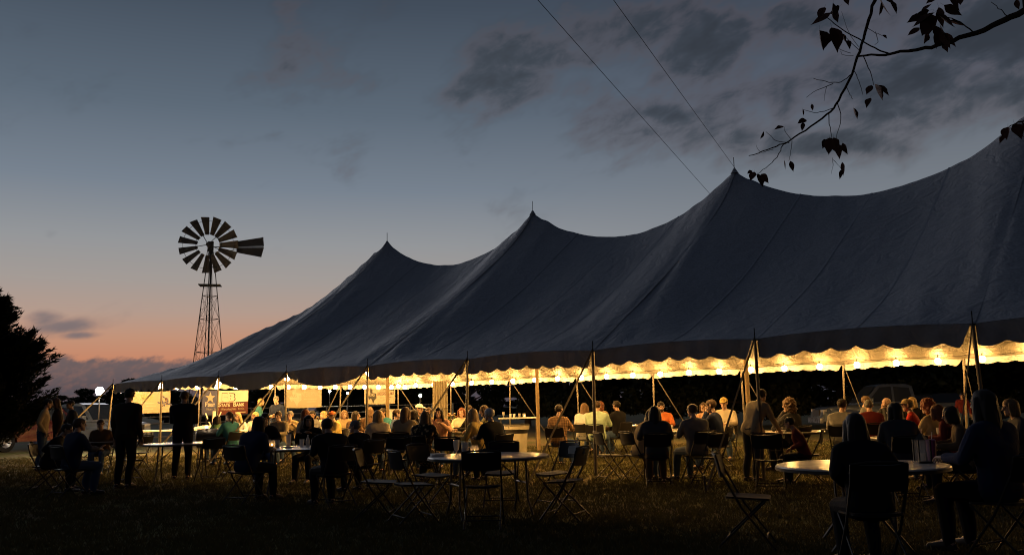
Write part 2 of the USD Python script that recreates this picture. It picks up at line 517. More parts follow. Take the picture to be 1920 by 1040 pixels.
for k in range(K0 + 2, K1 - 1, 2):
    b = tent_pt(k, HALF, 0)
    obj('center_pole', MB().tube([b, b + [0, 0, PEAK - .05]], .055, 10).mesh(), POLE_WOOD, tent, smooth=40)
    obj('pole_spike', MB().tube([b + [0, 0, PEAK - .02], b + [0, 0, PEAK + spike_top]], .010, 6).mesh(), IRON, tent)
    obj('peak_cap', MB().lathe([(.001, PEAK + .04), (.03, PEAK + .03), (.06, PEAK - .03), (.10, PEAK - .09)], 14, (b[0], b[1], 0)).mesh(), CANOPY, tent, smooth=60)


def side_pole(p, out, seed, rope=2.1, strap=True, tilt=0.0):
    r = np.random.default_rng(seed)
    lean = out * tilt + np.array([r.normal(0, .05), r.normal(0, .05), 0])
    top = p + [0, 0, EAVE - .015]
    obj('side_pole', MB().tube([p - lean * [1, 1, 0], top], [.032, .028], 8).mesh(), POLE_METAL, tent, smooth=40)
    obj('pole_pin', MB().tube([top, top + [0, 0, .20]], .009, 5).mesh(), IRON, tent)
    a = p + [0, 0, EAVE + .02]
    b = p + out * (rope + r.normal(0, .12)) + np.array([r.normal(0, .1), r.normal(0, .1), 0])
    b[2] = .06
    if strap:
        obj('guy_strap', MB().bar(a, b, .045, .006, up=(TA)).mesh(), STRAP, tent)
    else:
        obj('guy_rope', MB().tube([a, b], .012, 5).mesh(), ROPE, tent)
    obj('stake', MB().tube([b + [0, 0, -.3], b + [0, 0, .22] + out * .06], .016, 6).mesh(), IRON, tent)


for k in range(K0, K1 + 1):
    side_pole(tent_pt(k, 0), -TN, 100 + k, 2.0 if k != 2 else 1.7)
    side_pole(tent_pt(k, 2 * HALF), TN, 200 + k)
for k, o in ((K0, -TA), (K1, TA)):
    for q in (1, 2, 3):
        side_pole(tent_pt(k, q * HALF / 2), o, 300 + k * 5 + q)

# ------------------------------------------------------------------ string lights
BULB = glow('bulb_glow', (1.0, .52, .14), 290.0)
BULB_HIGH = glow('high_bulb_glow', (1.0, .52, .14), 430.0)
CABLE = mat('black_cable', (.02, .02, .02), .6, .3)
SOCKET = mat('bulb_socket', (.03, .03, .03), .5, .3)


def string_lights(pts, bulbs, label, r=.084, look=None):
    """pts: the cable's way; bulbs: indices of the points that carry a bulb."""
    t = thing('string_lights', label, 'string lights')
    pts = np.asarray(pts)
    obj('cable', MB().tube(pts, .007, 5).mesh(), CABLE, t)
    for i in bulbs:
        p = pts[i]
        obj('socket', MB().lathe([(.014, -.095), (.024, -.085), (.020, 0), (.006, .012)], 8, p).mesh(), SOCKET, t)
        obj('bulb', MB().ball(p - [0, 0, .085 + r * .9], (r, r, r * 1.1), 1).mesh(), look or BULB, t, smooth=True)
    return t


def run(pfun, n, sub=4, sag=.05):
    """n + 1 bulbs on a cable that sags between them."""
    s = np.linspace(0, 1, n * sub + 1)
    P = np.array([pfun(a) for a in s])
    P[:, 2] -= sag * np.sin(np.pi * ((s * n) % 1)) ** 2
    return P, list(range(0, n * sub + 1, sub))
fe = lambda a: tent_pt(K0 + .15 + (K1 - K0 - .3) * a, 2 * HALF - .42, EAVE + .10)
P, b = run(fe, 35)
string_lights(P, b, 'string of warm round bulbs running along the far eave of the tent')
ne = lambda a: tent_pt(3.75 + 4.1 * a, .30, EAVE + .03)
P, b = run(ne, 12)
string_lights(P, b, 'string of warm round bulbs along the near eave at the left end of the tent')
ee = lambda a: tent_pt(K1 - .30, .3 + (2 * HALF - .8) * a, EAVE + .04)
P, b = run(ee, 16)
string_lights(P, b, 'string of warm round bulbs across the left gable end of the tent')

for v, z, span, lab in ((HALF + .14, 4.7, 4.9, 'string of warm round bulbs swagged between the centre poles'), (1.75, 2.90, 5.9, 'string of warm round bulbs high under the near slope of the roof')):
    ce = lambda a: tent_pt(1.3 + span * a, v, z)
    P, b = run(ce, 16, sag=.12)
    string_lights(P, b, lab, look=BULB_HIGH)
# ------------------------------------------------------------------ people
_IV = ICO[1][0]
_IV0 = ICO[0][0]


def hull(*balls):
    """A solid round the given balls: (centre, radius)."""
    return Manifold.hull_points(np.vstack([_IV * np.broadcast_to(r, 3) + np.asarray(c, float) for c, r in balls]))


def hull0(*balls):
    return Manifold.hull_points(np.vstack([_IV0 * np.broadcast_to(r, 3) + np.asarray(c, float) for c, r in balls]))


def union(ms):
    return Manifold.batch_boolean(ms, OpType.Add)


def arr(m):
    q = m.to_mesh()
    return np.array(q.vert_properties[:, :3], float), np.array(q.tri_verts)


def smoothed(m, length=.06, it=6):
    v, f = arr(m.refine_to_length(length))
    t = trimesh.Trimesh(v, f, process=True)
    trimesh.smoothing.filter_taubin(t, lamb=.5, nu=.52, iterations=it)
    return t


def to_manifold(t):
    return Manifold(manifold3d.Mesh(np.asarray(t.vertices, np.float32), np.asarray(t.faces, np.uint32)))


def rot(axis, deg):
    a = math.radians(deg); c, s = math.cos(a), math.sin(a)
    return np.array({'x': [[1, 0, 0], [0, c, -s], [0, s, c]], 'y': [[c, 0, s], [0, 1, 0], [-s, 0, c]], 'z': [[c, -s, 0], [s, c, 0], [0, 0, 1]]}[axis])


def make_hand(side):
    """A hand along +y, palm down, thumb towards the body's middle."""
    s = -side
    parts = [hull0(((-.028, .018, 0), .014), ((.028, .018, 0), .014), ((-.034, .082, 0), .012), ((.034, .082, 0), .012), ((0, 0, 0), .022))]
    for x, L, bend in ((-.033, .058, .5), (-.011, .075, .42), (.011, .080, .4), (.033, .070, .38)):
        x *= -s
        p0 = np.array([x, .085, 0]); p1 = p0 + [x * .1, L * .55 * math.cos(bend), -L * .55 * math.sin(bend)]
        p2 = p1 + [0, L * .5 * math.cos(bend * 2), -L * .5 * math.sin(bend * 2)]
        parts += [hull0((p0, .0095), (p1, .0088)), hull0((p1, .0088), (p2, .0075))]
    t0 = np.array([s * .026, .02, -.004]); t1 = t0 + [s * .030, .030, -.010]; t2 = t1 + [s * .010, .034, -.008]
    parts += [hull0((t0, .013), (t1, .0105)), hull0((t1, .0105), (t2, .0088))]
    return union(parts)


HAND = {1: make_hand(1), -1: make_hand(-1)}


def make_head():
    skull = hull(((0, -.014, .030), (.076, .092, .086)), ((0, .012, .018), (.070, .078, .080)))
    jaw = hull(((0, .010, .0), (.066, .070, .060)), ((.030, .038, -.068), .026), ((-.030, .038, -.068), .026), ((0, .064, -.080), .024))
    nose = hull0(((0, .084, .022), .008), ((0, .106, -.018), .0125), ((.012, .092, -.024), .009), ((-.012, .092, -.024), .009))
    brow = hull0(((.040, .070, .040), .014), ((-.040, .070, .040), .014), ((0, .080, .038), .012))
    ears = [hull0(((s * .080, -.008, .012), (.010, .018, .030)), ((s * .076, -.002, -.018), (.008, .010, .014))) for s in (1, -1)]
    lips = hull0(((.018, .078, -.048), .009), ((-.018, .078, -.048), .009), ((0, .086, -.047), .010))
    h = union([skull, jaw, brow, lips])
    for s in (1, -1):
        h = h - hull0(((s * .032, .096, .014), .017))
    v, f = arr(h.refine_to_length(.022))
    t = trimesh.Trimesh(v, f); trimesh.smoothing.filter_taubin(t, iterations=4)
    return union([to_manifold(t), nose] + ears)


HEAD = make_head()


def xf(m, R, p):
    """Manifold m turned by R and moved to p."""
    return m.transform(np.hstack([np.asarray(R, float), np.asarray(p, float)[:, None]]))


def make_hair(style, seed):
    """Hair in the head's own frame, as (vertices, faces)."""
    cap = hull(((0, -.022, .036), (.088, .100, .094)), ((0, .006, .046), (.080, .084, .082)))
    face = hull(((0, .13, -.05), (.085, .075, .105)), ((0, .13, -.14), (.09, .08, .08)))
    low = Manifold.cube([.4, .4, .3], True).translate([0, .0, -.19])
    amp, stretch = .006, (60, 60, 60)
    if style == 'short':
        h = cap - face - low - Manifold.cube([.3, .2, .2], True).translate([0, .105, -.09])
    elif style == 'balding':
        h = cap - face - low - Manifold.cube([.3, .3, .2], True).translate([0, .03, .14]) - Manifold.cube([.3, .2, .2], True).translate([0, .115, -.02])
    elif style == 'long':
        back = hull(((0, -.045, .02), (.092, .070, .07)), ((0, -.085, -.20), (.105, .038, .05)), ((0, -.105, -.33), (.085, .030, .05)))
        sides = [hull(((s * .078, .01, .02), (.022, .040, .05)), ((s * .098, .0, -.16), (.025, .034, .05)), ((s * .10, -.02, -.25), (.02, .03, .05))) for s in (1, -1)]
        h = union([cap, back] + sides) - face
        stretch = (55, 55, 9)
    elif style == 'bob':
        back = hull(((0, -.03, .03), (.096, .085, .08)), ((0, -.05, -.10), (.100, .060, .05)))
        sides = [hull(((s * .080, .015, .03), (.022, .045, .05)), ((s * .088, .015, -.085), (.022, .042, .04))) for s in (1, -1)]
        h = union([cap, back] + sides) - face
        stretch = (50, 50, 12)
    elif style == 'curly':
        h = union([hull(((0, -.02, .05), (.125, .120, .105)), ((0, -.05, -.08), (.125, .095, .09)))]) - face
        amp, stretch = .034, (34, 34, 34)
    elif style == 'bun':
        h = union([cap - face - low, hull(((0, -.115, .085), (.042, .040, .042)))])
    elif style == 'ponytail':
        h = union([cap - face - low, hull(((0, -.11, .06), .030), ((0, -.15, -.02), .034), ((0, -.135, -.17), .018))])
        stretch = (55, 55, 14)
    v, f = arr(h.refine_to_length(.022 if style != 'curly' else .018))
    t = trimesh.Trimesh(v, f); trimesh.smoothing.filter_taubin(t, iterations=5)
    v = np.array(t.vertices)
    d = meshkit.fbm(v * stretch, 2, seed) - .5
    v = v + np.array(t.vertex_normals) * (d * 2 * amp)[:, None]
    return v, np.array(t.faces)


_hair_cache = {}


def hair_of(style, seed):
    k = (style, seed % 3)
    if k not in _hair_cache:
        _hair_cache[k] = make_hair(style, k[1])
    return _hair_cache[k]


def make_cap_hat():
    dome = hull(((0, -.014, .05), (.091, .103, .080)), ((0, .0, .075), (.080, .088, .06))) - Manifold.cube([.4, .4, .2], True).translate([0, 0, -.055])
    brim = hull0(((.06, .085, .052), (.02, .02, .004)), ((-.06, .085, .052), (.02, .02, .004)), ((.035, .165, .040), (.025, .02, .004)), ((-.035, .165, .040), (.025, .02, .004)))
    button = hull0(((0, -.008, .134), .010))
    return arr(union([dome, brim, button]))


CAP_HAT = make_cap_hat()
SKIN = {'fair': mat('skin_fair', (.52, .34, .25), .5, .35, var=.06), 'tan': mat('skin_tan', (.40, .245, .165), .5, .35, var=.06), 'brown': mat('skin_brown', (.22, .125, .08), .5, .35, var=.06)}
HAIRC = {'dark': (.016, .011, .008), 'brown': (.060, .034, .018), 'light_brown': (.15, .09, .045), 'blond': (.42, .29, .13), 'grey': (.15, .145, .14), 'white': (.55, .53, .50), 'red': (.22, .055, .018), 'auburn': (.15, .048, .018)}
CLOTH = {'black': (.012, .012, .014), 'navy': (.018, .026, .06), 'blue': (.045, .09, .20), 'denim': (.045, .075, .14), 'teal': (.05, .20, .24), 'olive': (.16, .15, .07), 'tan': (.36, .28, .16), 'khaki': (.30, .25, .16), 'cream': (.60, .53, .40),
         'white': (.70, .69, .66), 'mint': (.42, .56, .42), 'yellow': (.62, .46, .14), 'orange': (.58, .17, .05), 'red': (.46, .035, .025), 'maroon': (.14, .022, .022), 'grey': (.17, .17, .17), 'charcoal': (.05, .05, .055), 'brown': (.10, .06, .035), 'green': (.06, .13, .06), 'dark_brown': (.035, .025, .018), 'plaid': (.20, .11, .07), 'floral': (.1, .1, .1), 'peach': (.55, .33, .22)}


def cloth_look(c):
    name = 'cloth_' + c
    if name in LOOKS: return LOOKS[name]
    if c == 'floral':
        g = Graph(); tc = g.n('texture_coordinate', 'object')
        vo = g.n('voronoi_texture', 'distance', vector=tc, scale=16.0, randomness=1.0)
        no = g.n('noise_texture', 'fac', vector=tc, scale=22.0, detail=3.0)
        c1 = g.n('rgb_ramp', 'color', fac=g.m('add', vo, g.m('multiply', no, .35)), ramp=[(.30, (.55, .40, .20)), (.46, (.42, .26, .12)), (.56, (.03, .026, .02)), (1, (.02, .02, .016))])
        LOOKS[name] = g.make('/World/Looks/' + name, surface=g.n('principled_bsdf', 'BSDF', base_color=c1, roughness=.85, specular_ior_level=.1)); return LOOKS[name]
    if c == 'plaid':
        g = Graph(); tc = g.n('texture_coordinate', 'object')
        w1 = g.n('wave_texture', 'fac', vector=tc, scale=9.0, bands_direction='x'); w2 = g.n('wave_texture', 'fac', vector=tc, scale=9.0, bands_direction='z')
        c1 = g.mix(g.m('multiply', g.m('add', w1, w2), .5), (.045, .028, .02), (.36, .22, .12))
        LOOKS[name] = g.make('/World/Looks/' + name, surface=g.n('principled_bsdf', 'BSDF', base_color=c1, roughness=.85, specular_ior_level=.1)); return LOOKS[name]
    return mat(name, CLOTH[c], .85, .12, var=.14, scale=12, bump=.25, bscale=60)


SHOE = mat('shoe_leather', (.025, .02, .018), .55, .3)
EYE_LOOK = mat('eye_dark', (.03, .025, .02), .2, .5, var=.02)
TOTAL_PEOPLE = []


def person(label, px, d, top_y, pose='sit', yaw=0, hair='short', hc='brown', top='navy', legs='denim', skin='fair', arms='table', lean=6, head=(0, 0), sleeve='long', hat=None, seat=True, dress=False, slim=1.0, beard=None):
    """A person whose crown shows at (px, top_y); yaw 0 looks away from the camera, 90 to the right."""
    crown = hit(px, top_y, d)[2]
    base = at(px, d, crown - .12) * [1, 1, 0]
    S = {'sit': 1.345, 'stand': 1.765, 'bend': .95 + .815 * math.cos(math.radians(lean))}[pose] + (.03 if hat or hair == 'curly' else 0.015)
    s = float(np.clip(crown / S, .80, 1.10))
    if pose == 'sit' and crown / S < .97: lean = lean + min(14, (1 - crown / S) * 110); s = float(np.clip(crown / (S - .0045 * max(lean - 6, 0)), .82, 1.08))
    seed = len(TOTAL_PEOPLE) * 13 + 5
    TOTAL_PEOPLE.append(label)
    r_ = np.random.default_rng(seed)
    sit = pose == 'sit'
    dz = -.405 if sit else 0.0
    pel = np.array([0, 0, .95 + dz])
    if pose == 'sit': lean = lean + r_.normal(0, 3)
    head = (head[0] + r_.normal(0, 16), head[1] + r_.normal(-2, 5))
    R = rot('x', -lean)
    up = lambda x, y, z: pel + R @ (np.array([x, y, z]) - [0, 0, .95])
    w = slim
    # upper body
    hips = [up(sx * .078 * w, 0, .95) for sx in (1, -1)]
    waist = [up(sx * .055 * w, 0, 1.10) for sx in (1, -1)]
    chest = [up(sx * .085 * w, -.005, 1.29) for sx in (1, -1)]
    shou = {sx: up(sx * .178 * w, -.012, 1.415) for sx in (1, -1)}
    nb, nt = up(0, -.012, 1.455), up(0, .010, 1.555)
    hd = up(0, .026, 1.635)
    RH = rot('z', -head[0]) @ rot('x', head[1]) @ rot('x', -lean * .35)
    arms = arms if isinstance(arms, tuple) else (arms, arms)
    elbow, wrist, hdir = {}, {}, {}
    for sx, a in ((1, arms[0]), (-1, arms[1])):
        j = r_.normal(0, .012, 3)
        if a == 'table': elbow[sx] = np.array([sx * .27, .16, .80]) + j; wrist[sx] = np.array([sx * .15, .385, .795]) + j * .5
        elif a == 'lap': elbow[sx] = np.array([sx * .265, .02, .80]) + j; wrist[sx] = np.array([sx * .13, .25, .70]) + j
        elif a == 'chin': elbow[sx] = np.array([sx * .22, .27, .80]) + j; wrist[sx] = hd + np.array([sx * .045, .085, -.13])
        elif a == 'cup': elbow[sx] = np.array([sx * .27, .14, .83]) + j; wrist[sx] = np.array([sx * .13, .37, .97]) + j
        elif a == 'down': elbow[sx] = up(sx * .255, -.035, 1.135) + j; wrist[sx] = up(sx * .265, .045, .90) + j
        elif a == 'pocket': elbow[sx] = up(sx * .285, -.07, 1.15) + j; wrist[sx] = up(sx * .225, .06, .965) + j
        elif a == 'fold': elbow[sx] = up(sx * .245, .05, 1.14) + j; wrist[sx] = up(-sx * .07, .20, 1.19 + .03 * sx) + j
        elif a == 'offer': elbow[sx] = up(sx * .24, .10, 1.14) + j; wrist[sx] = up(sx * .16, .33, 1.17) + j
        elif a == 'reach': elbow[sx] = up(sx * .22, .22, 1.22) + j; wrist[sx] = up(sx * .15, .40, 1.10) + j
        elif a == 'hang': elbow[sx] = shou[sx] + np.array([sx * .05, .10, -.24]); wrist[sx] = elbow[sx] + np.array([-sx * .03, .17, -.19])
        hdir[sx] = wrist[sx] - elbow[sx]
    # legs
    hip = {sx: pel + [sx * .095, .0, -.015] for sx in (1, -1)}
    if sit:
        sp = r_.uniform(.10, .15)
        knee = {sx: np.array([sx * sp, .435, .505]) for sx in (1, -1)}
        ank = {sx: np.array([sx * (sp + .01), .40 + r_.normal(0, .05), .085]) for sx in (1, -1)}
    else:
        knee = {sx: np.array([sx * .115, .015, .50]) for sx in (1, -1)}
        ank = {sx: np.array([sx * .13, -.03 + sx * r_.normal(0, .03), .085]) for sx in (1, -1)}
    toe = {sx: np.array([ank[sx][0] * 1.12, ank[sx][1] + .17, .038]) for sx in (1, -1)}
    heel = {sx: np.array([ank[sx][0], ank[sx][1] - .04, .045]) for sx in (1, -1)}

    def torso(e):
        ry = .92
        return [hull(*[(p, np.array([.118, .118 * ry, .118]) + e) for p in hips], *[(p, np.array([.108, .104, .108]) + e) for p in waist]),
                hull(*[(p, np.array([.108, .104, .108]) + e) for p in waist], *[(p, np.array([.120, .116, .12]) + e) for p in chest]),
                hull(*[(p, np.array([.120, .116, .12]) + e) for p in chest], *[(shou[q], .062 + e) for q in (1, -1)], (nb, .058 + e))]

    def arm(q, e, upto):
        out = [hull((shou[q], .060 + e), (elbow[q], .043 + e))]
        if upto == 'wrist': out.append(hull((elbow[q], .043 + e), (wrist[q], .029 + e)))
        return out

    def leg(q, e):
        return [hull((hip[q], .098 + e), (knee[q], .062 + e)), hull((knee[q], .060 + e), (ank[q] + [0, -.005, .16], .052 + e), (ank[q], .038 + e))]

    body = torso(0) + arm(1, 0, 'wrist') + arm(-1, 0, 'wrist') + leg(1, 0) + leg(-1, 0) + [hull((nb, .056), (nt, .052))]
    body += [hull((ank[q], .038), (heel[q], .035), (toe[q], .03)) for q in (1, -1)]
    bt = to_manifold(smoothed(union(body)))
    pieces = [bt, xf(HEAD, RH, hd)]
    for q in (1, -1):
        y = hdir[q] / np.linalg.norm(hdir[q])
        z = np.array([0, 0, 1.]) if abs(y[2]) < .85 else np.array([q * .3, 1., 0])
        x = np.cross(y, z); x /= np.linalg.norm(x); z = np.cross(x, y)
        pieces.append(xf(HAND[q], np.stack([x, y, z], 1), wrist[q] - y * .008))
    bv, bf = arr(union(pieces))
    t = thing('person', label, 'person', base, -yaw)
    obj('body', (bv * s, bf), SKIN[skin], t, smooth=50)
    sh = torso(.012) + [p for q in (1, -1) for p in arm(q, .013, 'wrist' if sleeve == 'long' else 'elbow')]
    if dress:
        sh.append(hull(*[(p, .125) for p in hips], *[(knee[q] + [0, 0, .0], .085) for q in (1, -1)], *([(knee[q] + [0, -.03, -.2], .08) for q in (1, -1)] if sit else [])))
    st = smoothed(union(sh), .055, 5)
    sv = np.array(st.vertices); dn = meshkit.fbm(sv * [14, 14, 9], 3, seed) - .5
    sv = sv + np.array(st.vertex_normals) * (dn * .022)[:, None]
    obj('dress' if dress else 'shirt', (sv * s, np.array(st.faces)), cloth_look(top), t, smooth=60)
    tr = [hull(*[(p, np.array([.122, .118, .10])) for p in hips], *[(hip[q], .106) for q in (1, -1)])] + leg(1, .011) + leg(-1, .011)
    tt = smoothed(union(tr), .06, 4)
    obj('trousers', (np.array(tt.vertices) * s, np.array(tt.faces)), cloth_look(legs), t, smooth=60)
    for q in (1, -1):
        obj('shoe', (lambda a: (a[0] * s, a[1]))(arr(hull0((ank[q] - [0, 0, .01], .044), (heel[q], .042), (toe[q], .037)) - Manifold.cube([2, 2, 1], True).translate([0, 0, -.5]))), SHOE, t, smooth=50)
    if hair != 'bald':
        hv, hf = hair_of(hair, seed)
        obj('hair', ((hv @ RH.T + hd) * s, hf), mat('hair_' + hc, HAIRC[hc], .58, .3, var=.4, scale=60), t, smooth=70)
    if beard:
        bd = arr(hull(((0, .058, -.066), (.050, .042, .038)), ((0, .03, -.05), (.066, .05, .035))) - hull0(((0, .1, -.045), (.022, .02, .01))))
        obj('beard', ((bd[0] @ RH.T + hd) * s, bd[1]), mat('hair_' + beard, HAIRC[beard], .6, .3, var=.35, scale=60), t, smooth=60)
    if hat:
        obj('cap', ((CAP_HAT[0] @ RH.T + hd) * s, CAP_HAT[1]), cloth_look(hat), t, smooth=50)
    for q in (1, -1):
        e = MB().ball((q * .032, .079, .014), .012, 0).mesh()
        obj('eye', ((e[0] @ RH.T + hd) * s, e[1]), EYE_LOOK, t, smooth=True)
    if sit and seat:
        SEATED.append((base, yaw, label, s))
    return t


SEATED = []

# ------------------------------------------------------------------ folding chairs
CHAIR_PLASTIC = mat('chair_plastic', (.013, .012, .013), .6, .2, var=.12)
CHAIR_FRAME = mat('chair_frame', (.018, .016, .014), .5, .3, .0)


def rounded_panel(w, h, t, r, curve, n=8):
    """A panel in the xz plane with rounded corners, bowed backwards in the middle."""
    a = []
    for cx, cz, a0 in ((w / 2 - r, h / 2 - r, 0), (-w / 2 + r, h / 2 - r, 90), (-w / 2 + r, -h / 2 + r, 180), (w / 2 - r, -h / 2 + r, 270)):
        for k in range(5):
            q = math.radians(a0 + 90 * k / 4); a.append((cx + r * math.cos(q), cz + r * math.sin(q)))
    m = trimesh.creation.extrude_polygon(Polygon(a), t, engine='earcut')
    m = m.subdivide().subdivide()
    v = np.array(m.vertices)
    x, z, y = v[:, 0], v[:, 1], v[:, 2] - t / 2
    edge = 1 - .35 * (np.clip(np.abs(x) / (w / 2), 0, 1) ** 6)
    y = y * edge - curve * (1 - (x / (w / 2)) ** 2)
    return np.stack([x, y, z], 1), np.array(m.faces)[:, ::-1]


def make_chair(label, loc, yaw, group=None):
    t = thing('folding_chair', label, 'folding chair', loc, -yaw, group)
    v, f = rounded_panel(.40, .40, .024, .06, 0)
    v = v[:, [0, 2, 1]]; v[:, 2] += .012 * (v[:, 0] / .2) ** 2 - .010 * (v[:, 1] / .2)
    v += [0, .0, .445]
    obj('seat', (v, f[:, ::-1]), CHAIR_PLASTIC, t, smooth=45)
    v, f = rounded_panel(.445, .205, .018, .05, .035)
    v = v @ rot('x', 12).T + [0, -.235, .745]
    obj('backrest', (v, f), CHAIR_PLASTIC, t, smooth=45)
    for s in (1, -1):
        x = s * .212
        obj('back_frame', MB().tube([(x, -.262, .845), (x, -.225, .70), (x, -.05, .37), (x, .225, .012)], .0115, 6).mesh(), CHAIR_FRAME, t, smooth=50)
        obj('leg', MB().tube([(x * .93, .165, .437), (x * .93, -.02, .26), (x * .95, -.285, .012)], .0105, 6).mesh(), CHAIR_FRAME, t, smooth=50)
        obj('foot_cap', MB().tube([(x, .216, .022), (x, .231, .0)], .015, 6).mesh(), CHAIR_PLASTIC, t)
    obj('brace', MB().tube([(-.21, .155, .105), (.21, .155, .105)], .008, 6).mesh(), CHAIR_FRAME, t)
    obj('brace', MB().tube([(-.20, -.20, .10), (.20, -.20, .10)], .008, 6).mesh(), CHAIR_FRAME, t)
    obj('top_rail', MB().tube([(-.212, -.262, .845), (-.12, -.295, .858), (0, -.305, .862), (.12, -.295, .858), (.212, -.262, .845)], .0115, 6).mesh(), CHAIR_FRAME, t, smooth=50)
    return t


_chair = []


def chair(label, loc, yaw, group=None):
    if not _chair:
        _chair.append(make_chair(label, loc, yaw, group)); return _chair[0]
    return copy_of(_chair[0], 'folding_chair', label, 'folding chair', loc, -yaw, group)


# ------------------------------------------------------------------ tables
TABLE_TOP = mat('table_plastic', (.44, .41, .37), .26, .5, var=.06, scale=3)
TABLE_EDGE = mat('table_edge', (.05, .045, .04), .5, .3)
TABLE_LEG = mat('table_leg', (.06, .055, .05), .4, .5, .6)
TABLES = {}
_table = []


def make_round_table(label, loc, rz):
    t = thing('round_table', label, 'table', loc, rz, 'round folding tables')
    obj('tabletop', MB().lathe([(.001, .742), (.735, .742), (.752, .738), (.757, .728), (.001, .728)], 48).mesh(), TABLE_TOP, t, smooth=35)
    obj('edge_band', MB().lathe([(.740, .727), (.7595, .727), (.7595, .700), (.740, .700), (.740, .727)], 48).mesh(), TABLE_EDGE, t, smooth=35)
    for s in (1, -1):
        x = s * .42
        for q in (1, -1):
            obj('leg', MB().tube([(x, q * .20, .70), (x + s * .02, q * .20, .20), (x + s * .03, q * .34, .012)], .016, 6).mesh(), TABLE_LEG, t, smooth=50)
        obj('crossbar', MB().tube([(x + s * .012, -.20, .40), (x + s * .012, .20, .40)], .012, 6).mesh(), TABLE_LEG, t)
        obj('brace', MB().tube([(x + s * .01, 0, .40), (s * .10, 0, .69)], .009, 6).mesh(), TABLE_LEG, t)
    return t


def round_table(key, px, py, label, rz=0):
    """A table whose top's middle shows at (px, py)."""
    v = ray(px, py); d = (.74 - EYE) / v[2] * v[1]
    p = at(px, d)
    TABLES[key] = p
    if not _table:
        _table.append(make_round_table(label, p, rz)); return p
    copy_of(_table[0], 'round_table', label, 'table', p, rz, 'round folding tables')
    return p
# ------------------------------------------------------------------ tables in their places
round_table('front', 918, 853, 'empty-seated round table in front of the tent with three glasses and a candle jar', 20)
round_table('right', 1626, 870, 'nearest round table at the right, top gleaming, partly hidden by a dark seated woman', 75)
round_table('left', 340, 830, 'round table at the left between the two standing men', 10)
round_table('farleft', 192, 826, 'leftmost round table, left of the standing man in the cap', 50)
round_table('midleft', 560, 838, 'crowded round table under the first lit swag with stacked white cups and a candle', 5)
round_table('pumpkin', 856, 807, 'round table with a pumpkin and flower centrepiece, left of the old man with white hair', 30)
round_table('mint', 1158, 797, 'round table beside the man in the mint shirt, holding a black cooler', 0)
round_table('center', 1270, 806, 'round table between the long-haired woman and the bearded man', 15)
round_table('bend', 1476, 808, 'round table the bending person in khaki leans over', 60)
round_table('redshirt', 1626, 800, 'round table in front of the bald man, with cups and a bottle', 25)
round_table('curly', 1738, 818, 'round table beside the woman with curly red hair', 40)
round_table('posy', 694, 801, 'round table with a tall flower arrangement near the two state-shaped signs', 12)
round_table('beige', 600, 800, 'round table in front of the man in the beige shirt at the left', 33)

# ------------------------------------------------------------------ the people
P = person
# outside at the left, dark against the field
P('standing person in a pale tan shirt, leftmost of the three by the cedar', 82, 22, 745, 'stand', 70, 'short', 'dark', 'tan', 'denim', 'tan', 'pocket')
P('standing woman with long brown hair, middle of the three by the cedar', 112, 22.6, 743, 'stand', -120, 'long', 'brown', 'dark_brown', 'black', 'tan', 'down')
P('standing person holding one arm out, rightmost of the three by the cedar', 139, 24, 748, 'stand', -130, 'short', 'dark', 'charcoal', 'denim', 'tan', ('offer', 'down'))
P('dark seated person in profile left of the blue-shirted man', 92, 16, 793, 'sit', 80, 'short', 'dark', 'black', 'black', 'tan', 'lap', 10)
P('seated man in a dark blue shirt seen from behind, leftmost table', 136, 15, 781, 'sit', 35, 'short', 'brown', 'navy', 'denim', 'tan', 'table', 8, slim=1.12)
P('seated person in brown on the far side of the leftmost table', 193, 20.5, 786, 'sit', 170, 'short', 'brown', 'brown', 'denim', 'tan', 'lap')
P('standing man in a dark jacket and cap seen from behind, left of two', 240, 16.5, 724, 'stand', 12, 'short', 'dark', 'dark_brown', 'black', 'tan', 'down', 2, hat='black', slim=1.22)
P('standing man with short hair seen from behind, right of two', 345, 18.3, 730, 'stand', -8, 'short', 'brown', 'black', 'black', 'tan', 'fold', 1, slim=1.12)
# under the left end of the tent
P('standing blond woman in a teal blouse facing right', 484, 29.5, 745, 'stand', 80, 'bob', 'blond', 'teal', 'denim', 'fair', 'offer')
P('standing man in a dark navy shirt holding a pale bundle', 522, 28, 740, 'stand', -150, 'short', 'grey', 'navy', 'denim', 'fair', 'fold', sleeve='short', slim=1.1)
P('seated dark-haired woman at far left turned to the left', 418, 24, 779, 'sit', -70, 'bob', 'dark', 'green', 'denim', 'tan', 'chin')
P('seated woman in a teal shirt with brown hair and bare arms left', 434, 22.5, 770, 'sit', -50, 'ponytail', 'brown', 'teal', 'denim', 'fair', 'table', sleeve='short')
P('seated woman with long dark hair in a blue jacket, big silhouette left', 463, 13.4, 778, 'sit', 28, 'long', 'dark', 'navy', 'black', 'tan', 'table', 10, slim=1.1)
P('dark seated person facing us across the crowded left table', 497, 17.3, 772, 'sit', 165, 'short', 'dark', 'black', 'denim', 'tan', 'table')
P('seated fair-haired girl in a white top behind the crowded left table', 481, 26, 771, 'sit', 190, 'bob', 'blond', 'white', 'denim', 'fair', 'table')
P('seated man in a beige shirt facing us, under the standing man', 526, 22, 769, 'sit', -160, 'short', 'brown', 'khaki', 'denim', 'fair', 'table', slim=1.08)
P('seated person with auburn hair facing right near the beige table', 565, 21, 766, 'sit', 60, 'bob', 'auburn', 'charcoal', 'denim', 'fair', 'table')
P('seated dark-haired man behind the auburn-haired person', 583, 24.5, 768, 'sit', 150, 'short', 'dark', 'grey', 'denim', 'tan', 'table')
P('dark silhouette with short hair beyond the crowded left table', 587, 16.8, 778, 'sit', -165, 'bob', 'dark', 'black', 'black', 'tan', 'cup')
